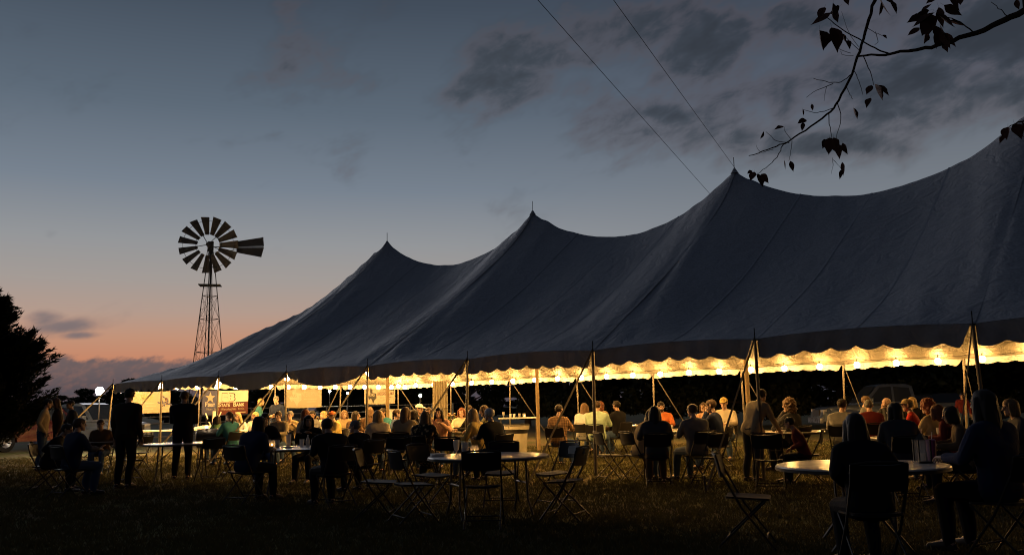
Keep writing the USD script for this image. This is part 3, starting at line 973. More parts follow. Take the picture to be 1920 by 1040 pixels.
P('broad dark silhouette in the foreground, right of the crowded left table', 628, 12.6, 785, 'sit', -38, 'short', 'dark', 'black', 'black', 'tan', 'table', 12, slim=1.2)
P('seated person in a yellow-orange knitted cap and yellow shirt', 632, 22, 770, 'sit', -130, 'short', 'brown', 'yellow', 'denim', 'fair', 'table', hat='orange')
P('seated brown-haired woman right of the yellow cap', 646, 25, 767, 'sit', 170, 'bob', 'light_brown', 'tan', 'denim', 'fair', 'table')
P('grey-haired seated figure in black seen from behind, leaning in', 683, 14.6, 789, 'sit', -48, 'short', 'grey', 'black', 'black', 'fair', 'table', 10)
P('seated woman with full brown hair in front of the right state-shaped sign', 694, 23.5, 762, 'sit', -20, 'bob', 'light_brown', 'brown', 'denim', 'fair', 'table')
P('seated woman with long blond hair and a cream jacket seen from behind', 710, 18.6, 767, 'sit', -25, 'long', 'blond', 'cream', 'denim', 'fair', 'table')
P('seated person in a dark teal shirt right of the blond woman', 722, 24, 763, 'sit', -160, 'short', 'dark', 'teal', 'denim', 'tan', 'table')
P('seated woman with very long light brown hair in a tan top', 757, 18.4, 761, 'sit', 14, 'long', 'light_brown', 'tan', 'denim', 'fair', 'table')
P('seated man in a white cap', 781, 23, 755, 'sit', 120, 'short', 'dark', 'charcoal', 'denim', 'tan', 'table', hat='white')
P('seated woman in a floral dress with brown hair, beside the strap', 790, 16.2, 770, 'sit', 22, 'long', 'light_brown', 'floral', 'black', 'fair', 'table', dress=True, slim=1.1)
P('seated man with brown hair between the white cap and the floral dress', 806, 21.5, 762, 'sit', -170, 'short', 'brown', 'tan', 'denim', 'fair', 'table')
P('seated woman with long dark hair in a peach top facing us', 824, 20, 762, 'sit', -170, 'long', 'dark', 'peach', 'denim', 'fair', 'cup')
P('seated man in a black shirt behind the pumpkin table', 884, 21.5, 758, 'sit', -110, 'short', 'brown', 'black', 'denim', 'fair', 'table')
P('seated woman with long blond hair in a yellow shirt facing left', 900, 16.8, 764, 'sit', -62, 'long', 'blond', 'yellow', 'denim', 'fair', 'table')
P('seated woman with brown hair half hidden behind the blond woman in yellow', 911, 20, 759, 'sit', -100, 'long', 'brown', 'olive', 'denim', 'fair', 'table')
P('seated old man with white hair in a black jacket', 927, 16.0, 764, 'sit', -45, 'short', 'white', 'black', 'black', 'fair', 'table', slim=1.12)
P('seated person with grey hair just right of the man in beige', 545, 23.5, 769, 'sit', 175, 'short', 'grey', 'tan', 'denim', 'fair', 'cup')
P('seated fair-haired woman in pale clothes beside the white flowers at left', 610, 26.5, 769, 'sit', -150, 'bob', 'blond', 'cream', 'denim', 'fair', 'table')
P('seated dark-haired person left of the tall wild flowers', 657, 23, 770, 'sit', 120, 'bob', 'dark', 'brown', 'denim', 'tan', 'table')
P('seated man in light blue left of the long light brown hair', 741, 21.5, 766, 'sit', 70, 'short', 'brown', 'blue', 'denim', 'fair', 'table')
P('seated dark-haired woman between the long tan hair and the white cap', 769, 21, 766, 'sit', 60, 'bob', 'dark', 'charcoal', 'denim', 'tan', 'chin')
P('seated auburn-haired woman at the far side of the pumpkin table', 866, 22.5, 763, 'sit', 185, 'bob', 'auburn', 'cream', 'denim', 'fair', 'table')
P('seated blond girl at the far left table beside the teal shirt', 447, 25.5, 772, 'sit', 175, 'long', 'blond', 'white', 'denim', 'fair', 'table')
# middle
P('seated man in a plaid shirt seen from behind, alone right of the bin', 1046, 19.6, 757, 'sit', 25, 'short', 'dark', 'plaid', 'denim', 'fair', 'table')
P('seated woman with light brown hair in a white top left of the mint shirt', 1093, 22.5, 754, 'sit', 30, 'long', 'light_brown', 'white', 'denim', 'fair', 'table')
P('seated man in a mint green shirt seen from behind', 1118, 21.5, 750, 'sit', 20, 'short', 'brown', 'mint', 'denim', 'fair', 'table', slim=1.15)
P('seated woman in a tan shirt leaning towards the mint shirt', 1134, 25, 750, 'sit', -110, 'bob', 'auburn', 'tan', 'denim', 'fair', 'table', 14)
P('seated man in a black shirt right of the mint shirt', 1159, 23, 750, 'sit', -40, 'short', 'dark', 'black', 'denim', 'tan', 'table')
P('seated bearded man in an orange shirt facing us', 1241, 21.4, 751, 'sit', -160, 'short', 'dark', 'orange', 'denim', 'fair', 'table', beard='dark')
P('seated woman with long brown hair in a tan jacket in profile', 1196, 15.4, 768, 'sit', 65, 'long', 'brown', 'tan', 'denim', 'fair', 'cup', 12)
P('seated woman with very long dark hair seen from behind in the middle', 1229, 14.6, 761, 'sit', 5, 'long', 'dark', 'charcoal', 'brown', 'fair', 'table', 8)
P('seated broad man in a grey shirt seen from behind in the middle', 1304, 15.2, 755, 'sit', -24, 'short', 'brown', 'grey', 'denim', 'fair', 'table', 10, slim=1.2)
P('seated man in a dark shirt, hand at his chin, left of the wooden pole', 1343, 17.6, 747, 'sit', -60, 'short', 'brown', 'navy', 'denim', 'fair', 'chin')
P('seated person in a yellow cap behind the wooden pole', 1358, 20.4, 743, 'sit', -150, 'short', 'brown', 'cream', 'denim', 'fair', 'table', hat='yellow')
P('seated woman in peach half hidden behind the broad man in grey', 1322, 21.5, 753, 'sit', -140, 'bob', 'brown', 'peach', 'denim', 'fair', 'table')
P('standing person in khaki bending over a table', 1404, 15.0, 727, 'bend', 62, 'short', 'dark', 'khaki', 'charcoal', 'fair', 'hang', 26, head=(-10, 14), slim=1.15)
P('seated person with tousled light hair and raised arm, right of the bending person', 1484, 16.8, 745, 'sit', -40, 'curly', 'light_brown', 'charcoal', 'black', 'fair', ('table', 'chin'))
P('small seated child in a maroon top by the lit plate', 1508, 14.4, 787, 'sit', -70, 'short', 'dark', 'maroon', 'black', 'tan', 'lap', 10)
P('seated man in a dark cap and grey shirt seen from behind', 1577, 16.8, 745, 'sit', 30, 'short', 'dark', 'grey', 'denim', 'fair', 'table', hat='charcoal', slim=1.15)
P('seated man in a light grey shirt facing right below the pickup', 1616, 20.4, 741, 'sit', 110, 'short', 'light_brown', 'grey', 'denim', 'fair', 'cup', slim=1.1)
P('seated grey-haired person in a maroon shirt seen from behind', 1633, 17.4, 748, 'sit', 5, 'short', 'grey', 'maroon', 'denim', 'fair', 'table')
P('seated bald man with a goatee facing left', 1671, 19.8, 743, 'sit', -95, 'bald', 'dark', 'charcoal', 'denim', 'fair', 'chin', beard='dark')
P('seated blond woman behind the tan cap', 1711, 20.5, 742, 'sit', -150, 'bob', 'blond', 'black', 'denim', 'fair', 'table')
P('seated man in a tan cap and bright red shirt', 1716, 16.2, 746, 'sit', -60, 'short', 'grey', 'red', 'denim', 'fair', 'table', hat='tan', slim=1.1)
P('seated woman with curly red hair', 1752, 14.2, 748, 'sit', -35, 'curly', 'red', 'tan', 'denim', 'fair', 'table')
P('distant standing person in a dark red shirt right of the pickup', 1803, 30, 735, 'stand', 200, 'short', 'dark', 'maroon', 'denim', 'tan', 'down')
# dark foreground at the right
P('dark long-haired silhouette left of the man in the tan cap', 1688, 11.6, 752, 'sit', 4, 'long', 'dark', 'charcoal', 'black', 'tan', 'table', 8)
P('dark long-haired woman nearest at the gleaming round table', 1620, 7.1, 776, 'sit', 2, 'long', 'dark', 'black', 'black', 'tan', 'lap', 6)
P('seated woman with dark red hair in a maroon top at the right', 1791, 12.8, 756, 'sit', -55, 'bob', 'auburn', 'maroon', 'black', 'tan', 'table')
P('dark-haired seated person just left of the big foreground silhouette', 1812, 11.2, 764, 'sit', -70, 'bob', 'dark', 'brown', 'black', 'tan', 'table')
P('large dark silhouette with long hair nearest at the right edge', 1861, 7.6, 727, 'sit', -30, 'long', 'dark', 'navy', 'black', 'tan', 'table', 4, slim=1.25)
P('seated person cut by the right edge of the view', 1914, 11.8, 748, 'sit', -80, 'bob', 'light_brown', 'charcoal', 'black', 'tan', 'table')

for base, yaw, label, s in SEATED:
    short = label
    words = short.split()
    chair('folding chair under the ' + ' '.join(words[:10]), base, yaw)

# empty chairs
def around(key, phi, r, label, dyaw=0):
    c = TABLES[key]; a = math.radians(phi)
    chair(label, c + [r * math.sin(a), r * math.cos(a), 0], phi + 180 + dyaw)

around('front', 182, .98, 'empty black folding chair nearest us, its back to the camera at the front table')
around('front', 122, 1.05, 'empty black folding chair with a napkin on its back, right of the front table', -8)
around('front', 52, 1.08, 'empty black folding chair behind the right end of the front table', 6)
around('front', 8, 1.0, 'empty black folding chair behind the middle of the front table')
around('front', -45, 1.12, 'empty black folding chair behind the left end of the front table', -6)
around('front', -122, 1.02, 'empty black folding chair at the near left of the front table, tucked in', 4)
around('front', -93, 1.36, 'empty black folding chair seen edge-on, farthest left of the front table', 5)
around('right', -78, 1.02, 'empty black folding chair at the left end of the gleaming table', 6)
around('left', 62, 1.0, 'empty black folding chair right of the table between the standing men')
around('left', 130, 1.02, 'empty black folding chair at the near right of the table between the standing men', 12)
around('left', -128, 1.0, 'empty black folding chair beside the legs of the man in the cap', -8)
around('farleft', 110, 1.0, 'empty black folding chair right of the leftmost table')
around('mint', -175, 1.05, 'empty black folding chair in front of the mint shirt table')
chair('empty black folding chair below the blond woman in cream', at(742, 15.6), -20)
chair('empty black folding chair between the floral dress and the dark pole', at(845, 14.9), 6)
chair('empty black folding chair behind the broad man in grey', at(1331, 14.3), -30)
chair('empty black folding chair standing side-on right of the second pole', at(1150, 15.6), 75)
chair('empty black folding chair right of the bending person', at(1446, 13.4), 20)

# ------------------------------------------------------------------ things on the tables
CUP_CLEAR = clear('cup_clear', amount=.62, body=(.75, .74, .7))
CUP_WHITE = mat('cup_white', (.72, .70, .66), .4, .4, var=.05)
CUP_PURPLE = mat('cup_purple', (.22, .03, .13), .35, .4)
BEER = mat('drink_amber', (.32, .13, .03), .2, .5)
GLASS = clear('jar_glass', amount=.8, body=(.8, .8, .8), rough=.05)
FLAME = glow('flame_glow', (1.0, .48, .12), 40.0)
WAX = mat('wax', (.7, .6, .42), .5, .3)
PAPER = mat('paper', (.74, .72, .66), .8, .1, var=.05)
LABELP = mat('bottle_label', (.6, .58, .5), .6, .2)
GREEN_STEM = mat('stem_green', (.05, .09, .03), .7, .2)
PUMPKIN = mat('pumpkin_skin', (.58, .20, .04), .5, .35)
PETAL_W = mat('petal_white', (.78, .72, .58), .7, .2, var=.08)
PETAL_O = mat('petal_orange', (.62, .27, .06), .7, .2)
WOODBOX = mat('wood_box', (.24, .14, .06), .7, .2)
_items = {}


def build_item(kind, label, loc):
    cat = {'tall_glass': 'glass', 'plastic_cup': 'cup', 'beer_glass': 'glass', 'candle_jar': 'candle', 'water_bottle': 'bottle', 'cup_stack': 'cups', 'paper_plate': 'plate', 'purple_tumbler': 'tumbler', 'table_lantern': 'lantern', 'napkin_pile': 'napkins', 'paper_cup': 'cup'}[kind]
    if kind in _items:
        return copy_of(_items[kind], kind, label, cat, loc, (hash_small(label) % 360))
    t = thing(kind, label, cat, loc)
    _items[kind] = t
    if kind == 'tall_glass':
        obj('glass', MB().lathe([(.001, .004), (.034, .004), (.034, .010), (.008, .016), (.008, .05), (.030, .075), (.040, .15), (.041, .195), (.038, .195), (.037, .15), (.027, .08), (.001, .07)], 16).mesh(), CUP_CLEAR, t, smooth=50)
    elif kind == 'plastic_cup':
        obj('cup', MB().lathe([(.001, .002), (.030, .002), (.041, .125), (.043, .127), (.039, .124), (.028, .006), (.001, .006)], 16).mesh(), CUP_CLEAR, t, smooth=50)
        obj('drink', MB().lathe([(.001, .008), (.0275, .008), (.033, .065), (.001, .065)], 14).mesh(), BEER, t, smooth=50)
    elif kind == 'paper_cup':
        obj('cup', MB().lathe([(.001, .002), (.030, .002), (.042, .12), (.0445, .122), (.040, .118), (.028, .008), (.001, .008)], 16).mesh(), CUP_WHITE, t, smooth=50)
    elif kind == 'beer_glass':
        obj('glass', MB().lathe([(.001, .003), (.036, .003), (.046, .16), (.048, .165), (.044, .16), (.034, .012), (.001, .012)], 16).mesh(), CUP_CLEAR, t, smooth=50)
        obj('drink', MB().lathe([(.001, .014), (.0335, .014), (.040, .10), (.001, .10)], 14).mesh(), BEER, t, smooth=50)
        obj('rim', MB().lathe([(.044, .160), (.0485, .160), (.0485, .167), (.044, .167), (.044, .160)], 16).mesh(), CUP_WHITE, t)
    elif kind == 'candle_jar':
        obj('jar', MB().lathe([(.001, .002), (.045, .002), (.050, .02), (.050, .10), (.044, .115), (.046, .125), (.042, .125), (.041, .115), (.046, .10), (.046, .02), (.001, .008)], 16).mesh(), GLASS, t, smooth=50)
        obj('candle', MB().lathe([(.001, .010), (.022, .010), (.022, .035), (.001, .035)], 12).mesh(), WAX, t, smooth=50)
        obj('flame', MB().ball((0, 0, .052), (.010, .010, .020), 1).mesh(), FLAME, t, smooth=True)
    elif kind == 'water_bottle':
        obj('bottle', MB().lathe([(.001, .002), (.030, .002), (.032, .02), (.030, .07), (.032, .12), (.020, .155), (.012, .17), (.012, .185), (.001, .185)], 14).mesh(), CUP_CLEAR, t, smooth=50)
        obj('label', MB().lathe([(.0325, .06), (.0330, .062), (.0330, .11), (.0325, .112)], 14).mesh(), LABELP, t, smooth=50)
        obj('cap', MB().lathe([(.001, .200), (.014, .200), (.014, .186), (.001, .186)], 12).mesh(), CUP_WHITE, t, smooth=50)
    elif kind == 'cup_stack':
        for q in range(4):
            z = q * .028
            obj('cup', MB().lathe([(.030, .002 + z), (.042, .12 + z), (.0445, .122 + z), (.040, .118 + z), (.028, .008 + z)], 14).mesh(), CUP_WHITE, t, smooth=50)
    elif kind == 'paper_plate':
        obj('plate', MB().lathe([(.001, .004), (.075, .004), (.115, .018), (.118, .020), (.075, .008), (.001, .008)], 24).mesh(), PAPER, t, smooth=50)
    elif kind == 'purple_tumbler':
        obj('cup', MB().lathe([(.001, .002), (.036, .002), (.046, .19), (.043, .19), (.034, .008), (.001, .008)], 16).mesh(), CUP_PURPLE, t, smooth=50)
        obj('lid', MB().lathe([(.001, .205), (.030, .204), (.048, .194), (.048, .188), (.001, .188)], 16).mesh(), CUP_PURPLE, t, smooth=50)
        obj('straw', MB().tube([(.01, 0, .19), (.02, .0, .27)], .004, 6).mesh(), CUP_WHITE, t)
    elif kind == 'table_lantern':
        for sx in (1, -1):
            for sy in (1, -1):
                obj('post', MB().box((sx * .055, sy * .055, .11), (.012, .012, .20)).mesh(), IRON, t)
        obj('lid', MB().lathe([(.001, .27), (.02, .262), (.06, .215), (.085, .21), (.001, .21)], 4).mesh(), IRON, t)
        obj('base', MB().box((0, 0, .008), (.13, .13, .016)).mesh(), IRON, t)
        for sy in (.05, -.05): obj('pane', MB().box((0, sy, .11), (.098, .003, .19)).mesh(), GLASS, t)
        obj('candle', MB().lathe([(.001, .018), (.025, .018), (.025, .09), (.001, .09)], 12).mesh(), WAX, t, smooth=50)
    elif kind == 'napkin_pile':
        obj('napkins', MB().box((0, 0, .012), (.16, .16, .022), 12).box((.01, .01, .028), (.155, .16, .010), 25).mesh(), PAPER, t)
    return t


def hash_small(s):
    return sum((i + 3) * ord(c) for i, c in enumerate(s))


def item(kind, px, key, dd, label):
    c = TABLES[key]
    return build_item(kind, label, at(px, c[1] + dd, .743))


item('tall_glass', 856, 'front', .05, 'tall clear glass, leftmost on the front table')
item('beer_glass', 872, 'front', -.15, 'glass with amber drink in the middle of the front table')
item('candle_jar', 890, 'front', -.05, 'glass jar with a small flame on the front table')
item('napkin_pile', 820, 'front', .0, 'white napkins on the left of the front table')
item('plastic_cup', 503, 'midleft', .25, 'clear cup beside the blue-jacketed woman on the crowded left table')
item('candle_jar', 510, 'midleft', -.05, 'small candle jar on the crowded left table')
item('plastic_cup', 520, 'midleft', -.2, 'cup with amber drink right of the candle on the crowded left table')
item('cup_stack', 541, 'midleft', .3, 'stack of white cups at the back of the crowded left table')
item('paper_cup', 566, 'midleft', .2, 'white paper cup left of the water bottle on the crowded left table')
item('water_bottle', 577, 'midleft', -.1, 'water bottle on the crowded left table')
item('plastic_cup', 588, 'midleft', -.2, 'clear cup right of the water bottle on the crowded left table')
item('paper_cup', 597, 'midleft', .15, 'white paper cup near the broad dark silhouette')
item('paper_plate', 540, 'midleft', -.25, 'white paper plate at the near edge of the crowded left table')
item('plastic_cup', 170, 'farleft', -.1, 'cup catching the light on the leftmost table')
item('paper_plate', 200, 'farleft', .1, 'white paper plate on the leftmost table')
item('water_bottle', 330, 'left', .15, 'water bottle on the table between the standing men')
item('purple_tumbler', 1748, 'right', .2, 'purple tumbler with a straw on the gleaming table')
item('table_lantern', 1731, 'right', .0, 'dark square lantern at the right of the gleaming table')
item('beer_glass', 835, 'pumpkin', .0, 'glass on the pumpkin table near the strap')
item('paper_plate', 872, 'pumpkin', -.3, 'white paper plate on the near edge of the pumpkin table')
item('plastic_cup', 882, 'pumpkin', .1, 'clear cup right of the pumpkin centrepiece')
item('candle_jar', 828, 'pumpkin', .25, 'candle jar left of the pumpkin centrepiece')
item('water_bottle', 1157, 'mint', -.1, 'water bottle on the mint shirt table')
item('plastic_cup', 1168, 'mint', .1, 'clear cup at the right of the mint shirt table')
item('paper_plate', 1175, 'mint', -.3, 'white paper plate on the mint shirt table')
item('paper_cup', 1258, 'center', -.2, 'white paper cup in front of the bearded man')
item('plastic_cup', 1279, 'center', .0, 'clear cup between the long-haired woman and the broad man')
item('paper_plate', 1265, 'center', .3, 'white paper plate in front of the bearded man')
item('paper_plate', 1488, 'bend', -.2, 'lit paper plate beside the small child')
item('napkin_pile', 1464, 'bend', -.5, 'pile of napkins under the bending person')
item('paper_cup', 1588, 'redshirt', -.2, 'paper cup left of the maroon shirt')
item('paper_plate', 1570, 'redshirt', -.35, 'white paper plate behind the man in the dark cap')
item('plastic_cup', 1608, 'redshirt', .4, 'clear cup in front of the man in light grey')
item('water_bottle', 1655, 'redshirt', .0, 'water bottle in front of the bald man')
item('paper_plate', 1657, 'redshirt', -.4, 'white paper plate right of the maroon shirt')
item('paper_cup', 1724, 'curly', -.3, 'paper cup beside the woman with curly red hair')
item('plastic_cup', 1762, 'curly', -.1, 'clear cup in front of the woman in maroon')
item('candle_jar', 690, 'posy', -.3, 'candle jar below the tall flower arrangement')
item('paper_plate', 720, 'posy', -.2, 'white paper plate right of the tall flower arrangement')
item('paper_cup', 575, 'beige', -.2, 'white paper cup on the beige shirt table')
item('paper_plate', 620, 'beige', .0, 'white paper plate on the beige shirt table')
item('candle_jar', 507, 'beige', -.3, 'candle jar glowing by the man in beige')


def centrepiece(label, loc, size, pumpkin, seed):
    r = np.random.default_rng(seed)
    t = thing('flower_centrepiece', label, 'centrepiece', loc, 0, 'flower centrepieces')
    obj('box', MB().box((0, 0, .06), (.34 * size, .16 * size, .12)).mesh(), WOODBOX, t)
    if pumpkin:
        for q, (x, y, R) in enumerate(((.17, -.05, .10), (.28, .06, .085))):
            th = np.linspace(0, 2 * np.pi, 33)[:-1]
            v, f = ICO[2]; a = np.arctan2(v[:, 1], v[:, 0])
            vv_ = v * (1 - .09 * np.abs(np.cos(a * 5)))[:, None] * [R, R, R * .8] + [x, y, R * .8 + .12]
            pk = obj('pumpkin', (vv_, f), PUMPKIN, t, smooth=True)
            obj('stalk', MB().tube([(x, y, R * 1.5 + .12), (x + .01, y, R * 1.5 + .17)], .012, 6).mesh(), GREEN_STEM, t)
    n = 26
    for q in range(n):
        a, e = r.uniform(0, 2 * np.pi), r.uniform(.2, 1.0)
        p = np.array([math.cos(a) * (1 - e * .7) * .24, math.sin(a) * (1 - e * .7) * .16, .14 + e * .30]) * [size, size, size]
        st = MB().tube([(p[0] * .2, p[1] * .2, .10), p * [.7, .7, .8], p], .004, 4)
        obj('stem', st.mesh(), GREEN_STEM, t)
        fl = MB()
        for k in range(7):
            b = k * 2 * np.pi / 7; L = r.uniform(.035, .055)
            d = np.array([math.cos(b), math.sin(b), r.uniform(.1, .6)]); w = np.array([-math.sin(b), math.cos(b), 0]) * .016
            fl.add([p, p + d * L * .6 + w, p + d * L, p + d * L * .6 - w], [[0, 1, 2], [0, 2, 3]])
        fl.ball(p + [0, 0, .006], .012, 0)
        obj('flower', fl.mesh(), PETAL_W if q % 3 else PETAL_O, t)
    return t


centrepiece('white flowers with two small pumpkins on the table by the strap', at(848, TABLES['pumpkin'][1] + .1, .743), 1.0, True, 1)
centrepiece('tall wild flower arrangement below the yellow-lit state-shaped sign', at(668, TABLES['posy'][1] + .2, .743), 1.0, False, 2)
centrepiece('white flower arrangement behind the dark-haired man at left', at(597, TABLES['beige'][1] + .2, .743), .9, False, 3)

# black cooler on the mint table, white napkin on a chair back, pale bundle in the standing man's arms
t = thing('cooler_box', 'small black cooler box on the table by the mint shirt', 'cooler', at(1136, TABLES['mint'][1] - .1, .743), 10)
obj('box', MB().box((0, 0, .10), (.34, .22, .20)).mesh(), CHAIR_PLASTIC, t)
obj('lid', MB().box((0, 0, .217), (.36, .24, .034)).mesh(), mat('cooler_lid', (.03, .03, .035), .4, .4), t)
obj('handle', MB().tube([(-.17, 0, .19), (-.15, 0, .29), (.15, 0, .29), (.17, 0, .19)], .010, 6).mesh(), CHAIR_FRAME, t)
c = TABLES['front'] + np.array([1.05 * math.sin(math.radians(122)), 1.05 * math.cos(math.radians(122)), 0])
b = np.array([.30 * math.sin(math.radians(122)), .30 * math.cos(math.radians(122)), 0])
nx = np.array([-.13, .07, 0])
nq = []
for i, a in enumerate(np.linspace(0, 1, 6)):
    for q in (-.5, .5):
        s_ = (a - .5) * 2
        nq.append(c + b * (1.02 + .14 * np.sign(s_) * min(1, abs(s_) * 3)) + nx * (.75 + q * .9) + [0, 0, .872 - .10 * abs(s_) ** 1.5])
obj('napkin', MB().grid(np.array(nq).reshape(6, 2, 3)).mesh(), PAPER, None, smooth=True, label='white napkin hung over the back of an empty chair', cat='napkin')

# ------------------------------------------------------------------ bin, long table, grill, sign panel
BIN = mat('bin_plastic', (.46, .42, .32), .55, .3, var=.08)
p = at(970, 24.2)
t = thing('trash_bin', 'large round beige trash bin with a wide rim and dark liner', 'trash bin', p)
obj('barrel', MB().lathe([(.001, .01), (.245, .01), (.25, .03), (.30, .72), (.30, .70), (.29, .70)], 28).mesh(), BIN, t, smooth=40)
obj('rim', MB().lathe([(.302, .70), (.335, .705), (.345, .80), (.352, .82), (.345, .84), (.315, .835), (.30, .72)], 28).mesh(), BIN, t, smooth=40)
obj('liner', MB().lathe([(.30, .60), (.316, .846), (.352, .848), (.350, .80)], 28).mesh(), CHAIR_PLASTIC, t, smooth=40)
for a in (40, 220):
    x, y = .335 * math.cos(math.radians(a)), .335 * math.sin(math.radians(a))
    obj('handle', MB().box((x, y, .76), (.05, .16, .03), a).mesh(), BIN, t)

p0, p1 = at(262, 31.4), at(404, 31.8)
ctr = (p0 + p1) / 2; ang = math.degrees(math.atan2(*(p1 - p0)[1::-1]))
Lw = np.linalg.norm(p1 - p0)
t = thing('banquet_table', 'long white folding table beyond the left end of the tent', 'table', ctr, ang)
obj('tabletop', MB().box((0, 0, .745), (Lw, .76, .05)).mesh(), CUP_WHITE, t)
for s in (1, -1):
    for q in (1, -1):
        obj('leg', MB().tube([(s * (Lw / 2 - .3), q * .3, .72), (s * (Lw / 2 - .3), q * .3, .0)], .016, 6).mesh(), TABLE_LEG, t)
    obj('crossbar', MB().tube([(s * (Lw / 2 - .3), -.3, .25), (s * (Lw / 2 - .3), .3, .25)], .012, 6).mesh(), TABLE_LEG, t)
t = thing('paper_heap', 'crumpled white paper lying on the long white table', 'paper', at(386, 31.7, .772), 15)
hv = ICO[2][0] * [.42, .22, .12]; hv = hv * (.75 + .5 * meshkit.fbm(ICO[2][0] * 3, 3, 4))[:, None]; hv[:, 2] = np.maximum(hv[:, 2], 0)
obj('paper', (hv, ICO[2][1]), PAPER, t, smooth=35)
t = thing('sign_panel', 'narrow bright white upright panel with slanted struts under the bank sign', 'panel', at(400, 30.8, 0), 0)
obj('panel', MB().box((0, 0, 1.17), (.10, .03, .42)).mesh(), PAPER, t)
obj('post', MB().box((0, .02, .48), (.03, .03, .96)).mesh(), TABLE_LEG, t)
obj('foot', MB().box((0, .02, .012), (.4, .3, .024)).mesh(), TABLE_LEG, t)
for a, b in (((-.30, 1.32), (-.22, 1.12)), ((.14, 1.14), (.24, 1.36)), ((-.18, 1.02), (-.10, .88))):
    obj('strut', MB().bar((a[0], 0, a[1]), (b[0], 0, b[1]), .035, .01, (0, 1, 0)).mesh(), PAPER, t)
t = thing('barrel_grill', 'black barrel grill with a small lit lamp on its lid', 'grill', at(400, 22.6), 12)
th = np.linspace(0, np.pi, 13)
obj('barrel', MB().tube([(-.42, 0, .70), (-.40, 0, .70), (.40, 0, .70), (.42, 0, .70)], [.2, .24, .24, .2], 18).mesh(), IRON, t, smooth=50)
obj('lid_handle', MB().tube([(-.25, -.24, .78), (-.25, -.29, .80), (.25, -.29, .80), (.25, -.24, .78)], .012, 6).mesh(), DARK_STEEL, t)
for s in (1, -1):
    for q in (1, -1):
        obj('leg', MB().tube([(s * .33, q * .15, .55), (s * .36, q * .25, .0)], .018, 6).mesh(), DARK_STEEL, t)
obj('chimney', MB().tube([(.30, .05, .9), (.30, .05, 1.2)], .05, 10).mesh(), IRON, t, smooth=50)
obj('lamp', MB().ball((-.17, -.12, .985), .032, 1).mesh(), glow('small_lamp_glow', (1.0, .72, .42), 160.0), t, smooth=True)
obj('lamp_base', MB().tube([(-.17, -.12, .90), (-.17, -.12, .955)], .03, 8).mesh(), DARK_STEEL, t)
# buffet table beyond the bin
p0, p1 = at(936, 29.6), at(1010, 29.8)
ctr = (p0 + p1) / 2; Lw = np.linalg.norm(p1 - p0)
t = thing('buffet_table', 'narrow high table with small cups beyond the trash bin', 'table', ctr, 0)
obj('tabletop', MB().box((0, 0, .93), (Lw, .6, .04)).mesh(), CUP_WHITE, t)
for s in (1, -1):
    for q in (1, -1):
        obj('leg', MB().tube([(s * (Lw / 2 - .08), q * .24, .91), (s * (Lw / 2 - .08), q * .24, .0)], .018, 6).mesh(), TABLE_LEG, t)
for q, (px, kind) in enumerate(((944, 'tall_glass'), (957, 'paper_cup'), (964, 'paper_cup'), (974, 'plastic_cup'), (983, 'candle_jar'))):
    build_item(kind, ['tall glass standing at the left end of the high table', 'left one of two paper cups on the high table', 'right one of two paper cups on the high table', 'clear cup in the middle of the high table', 'candle jar at the right of the high table'][q], at(px, 29.6, .951))
# white easel panel under the right state-shaped sign
t = thing('white_frame', 'cream L-shaped board frame below the right state-shaped sign', 'frame', at(742, 31.5), 0)
obj('upright', MB().box((-.17, 0, .62), (.10, .05, 1.24)).mesh(), PAPER, t)
obj('top_board', MB().box((.02, 0, 1.27), (.48, .05, .08)).mesh(), PAPER, t)
obj('foot', MB().box((-.17, 0, .02), (.2, .4, .04)).mesh(), PAPER, t)
# gathered side curtain
t = thing('side_curtain', 'gathered beige side curtain hanging at the far side of the tent', 'curtain', at(826, 33.4), 0)
x = np.linspace(-.26, .26, 61)
y = .05 * np.sin(x * 70) + .02 * np.sin(x * 31 + 1)
zz = np.linspace(.08, 2.32, 12)
obj('cloth', MB().grid(np.stack([np.stack([x * (1 + .12 * math.sin(q * 1.3)), y, np.full_like(x, q)], -1) for q in zz], 1)).mesh(), mat('curtain_cloth', (.44, .39, .29), .85, .1), t, smooth=True)
obj('tie', MB().tube([(-.30, -.08, 1.3), (0, -.1, 1.28), (.30, -.08, 1.3)], .02, 6).mesh(), STRAP, t)

# ------------------------------------------------------------------ signs hung across the left end of the tent
SIGN_CREAM = mat('sign_cream', (.20, .18, .14), .6, .2, var=.04)
SIGN_BLUE = mat('sign_blue', (.030, .035, .085), .6, .2, var=.05)
SIGN_RED = mat('sign_red', (.050, .010, .009), .6, .2, var=.05)
SIGN_WHITE = mat('sign_white', (.33, .31, .28), .6, .2, var=.04)
SIGN_BLACK = mat('sign_black', (.02, .02, .02), .6, .2)
SIGN_GREY = mat('sign_grey', (.25, .23, .2), .6, .2)
SIGN_GREEN = mat('sign_green', (.14, .20, .06), .6, .2)


def v_of(px, k):
    lo, hi = 0.0, 2 * HALF
    f = lambda v: (lambda q: 960 + FPX * q[0] / q[2])(CAM @ (tent_pt(k, v, 1.6) - [0, 0, EYE]))
    for _ in range(50):
        mid = (lo + hi) / 2
        if f(mid) < px: lo = mid
        else: hi = mid
    return lo


def star(r, rr=.40):
    a = [(math.pi / 2 + i * math.pi / 5) for i in range(10)]
    return Polygon([((r if i % 2 == 0 else r * rr) * math.cos(q), (r if i % 2 == 0 else r * rr) * math.sin(q)) for i, q in enumerate(a)])


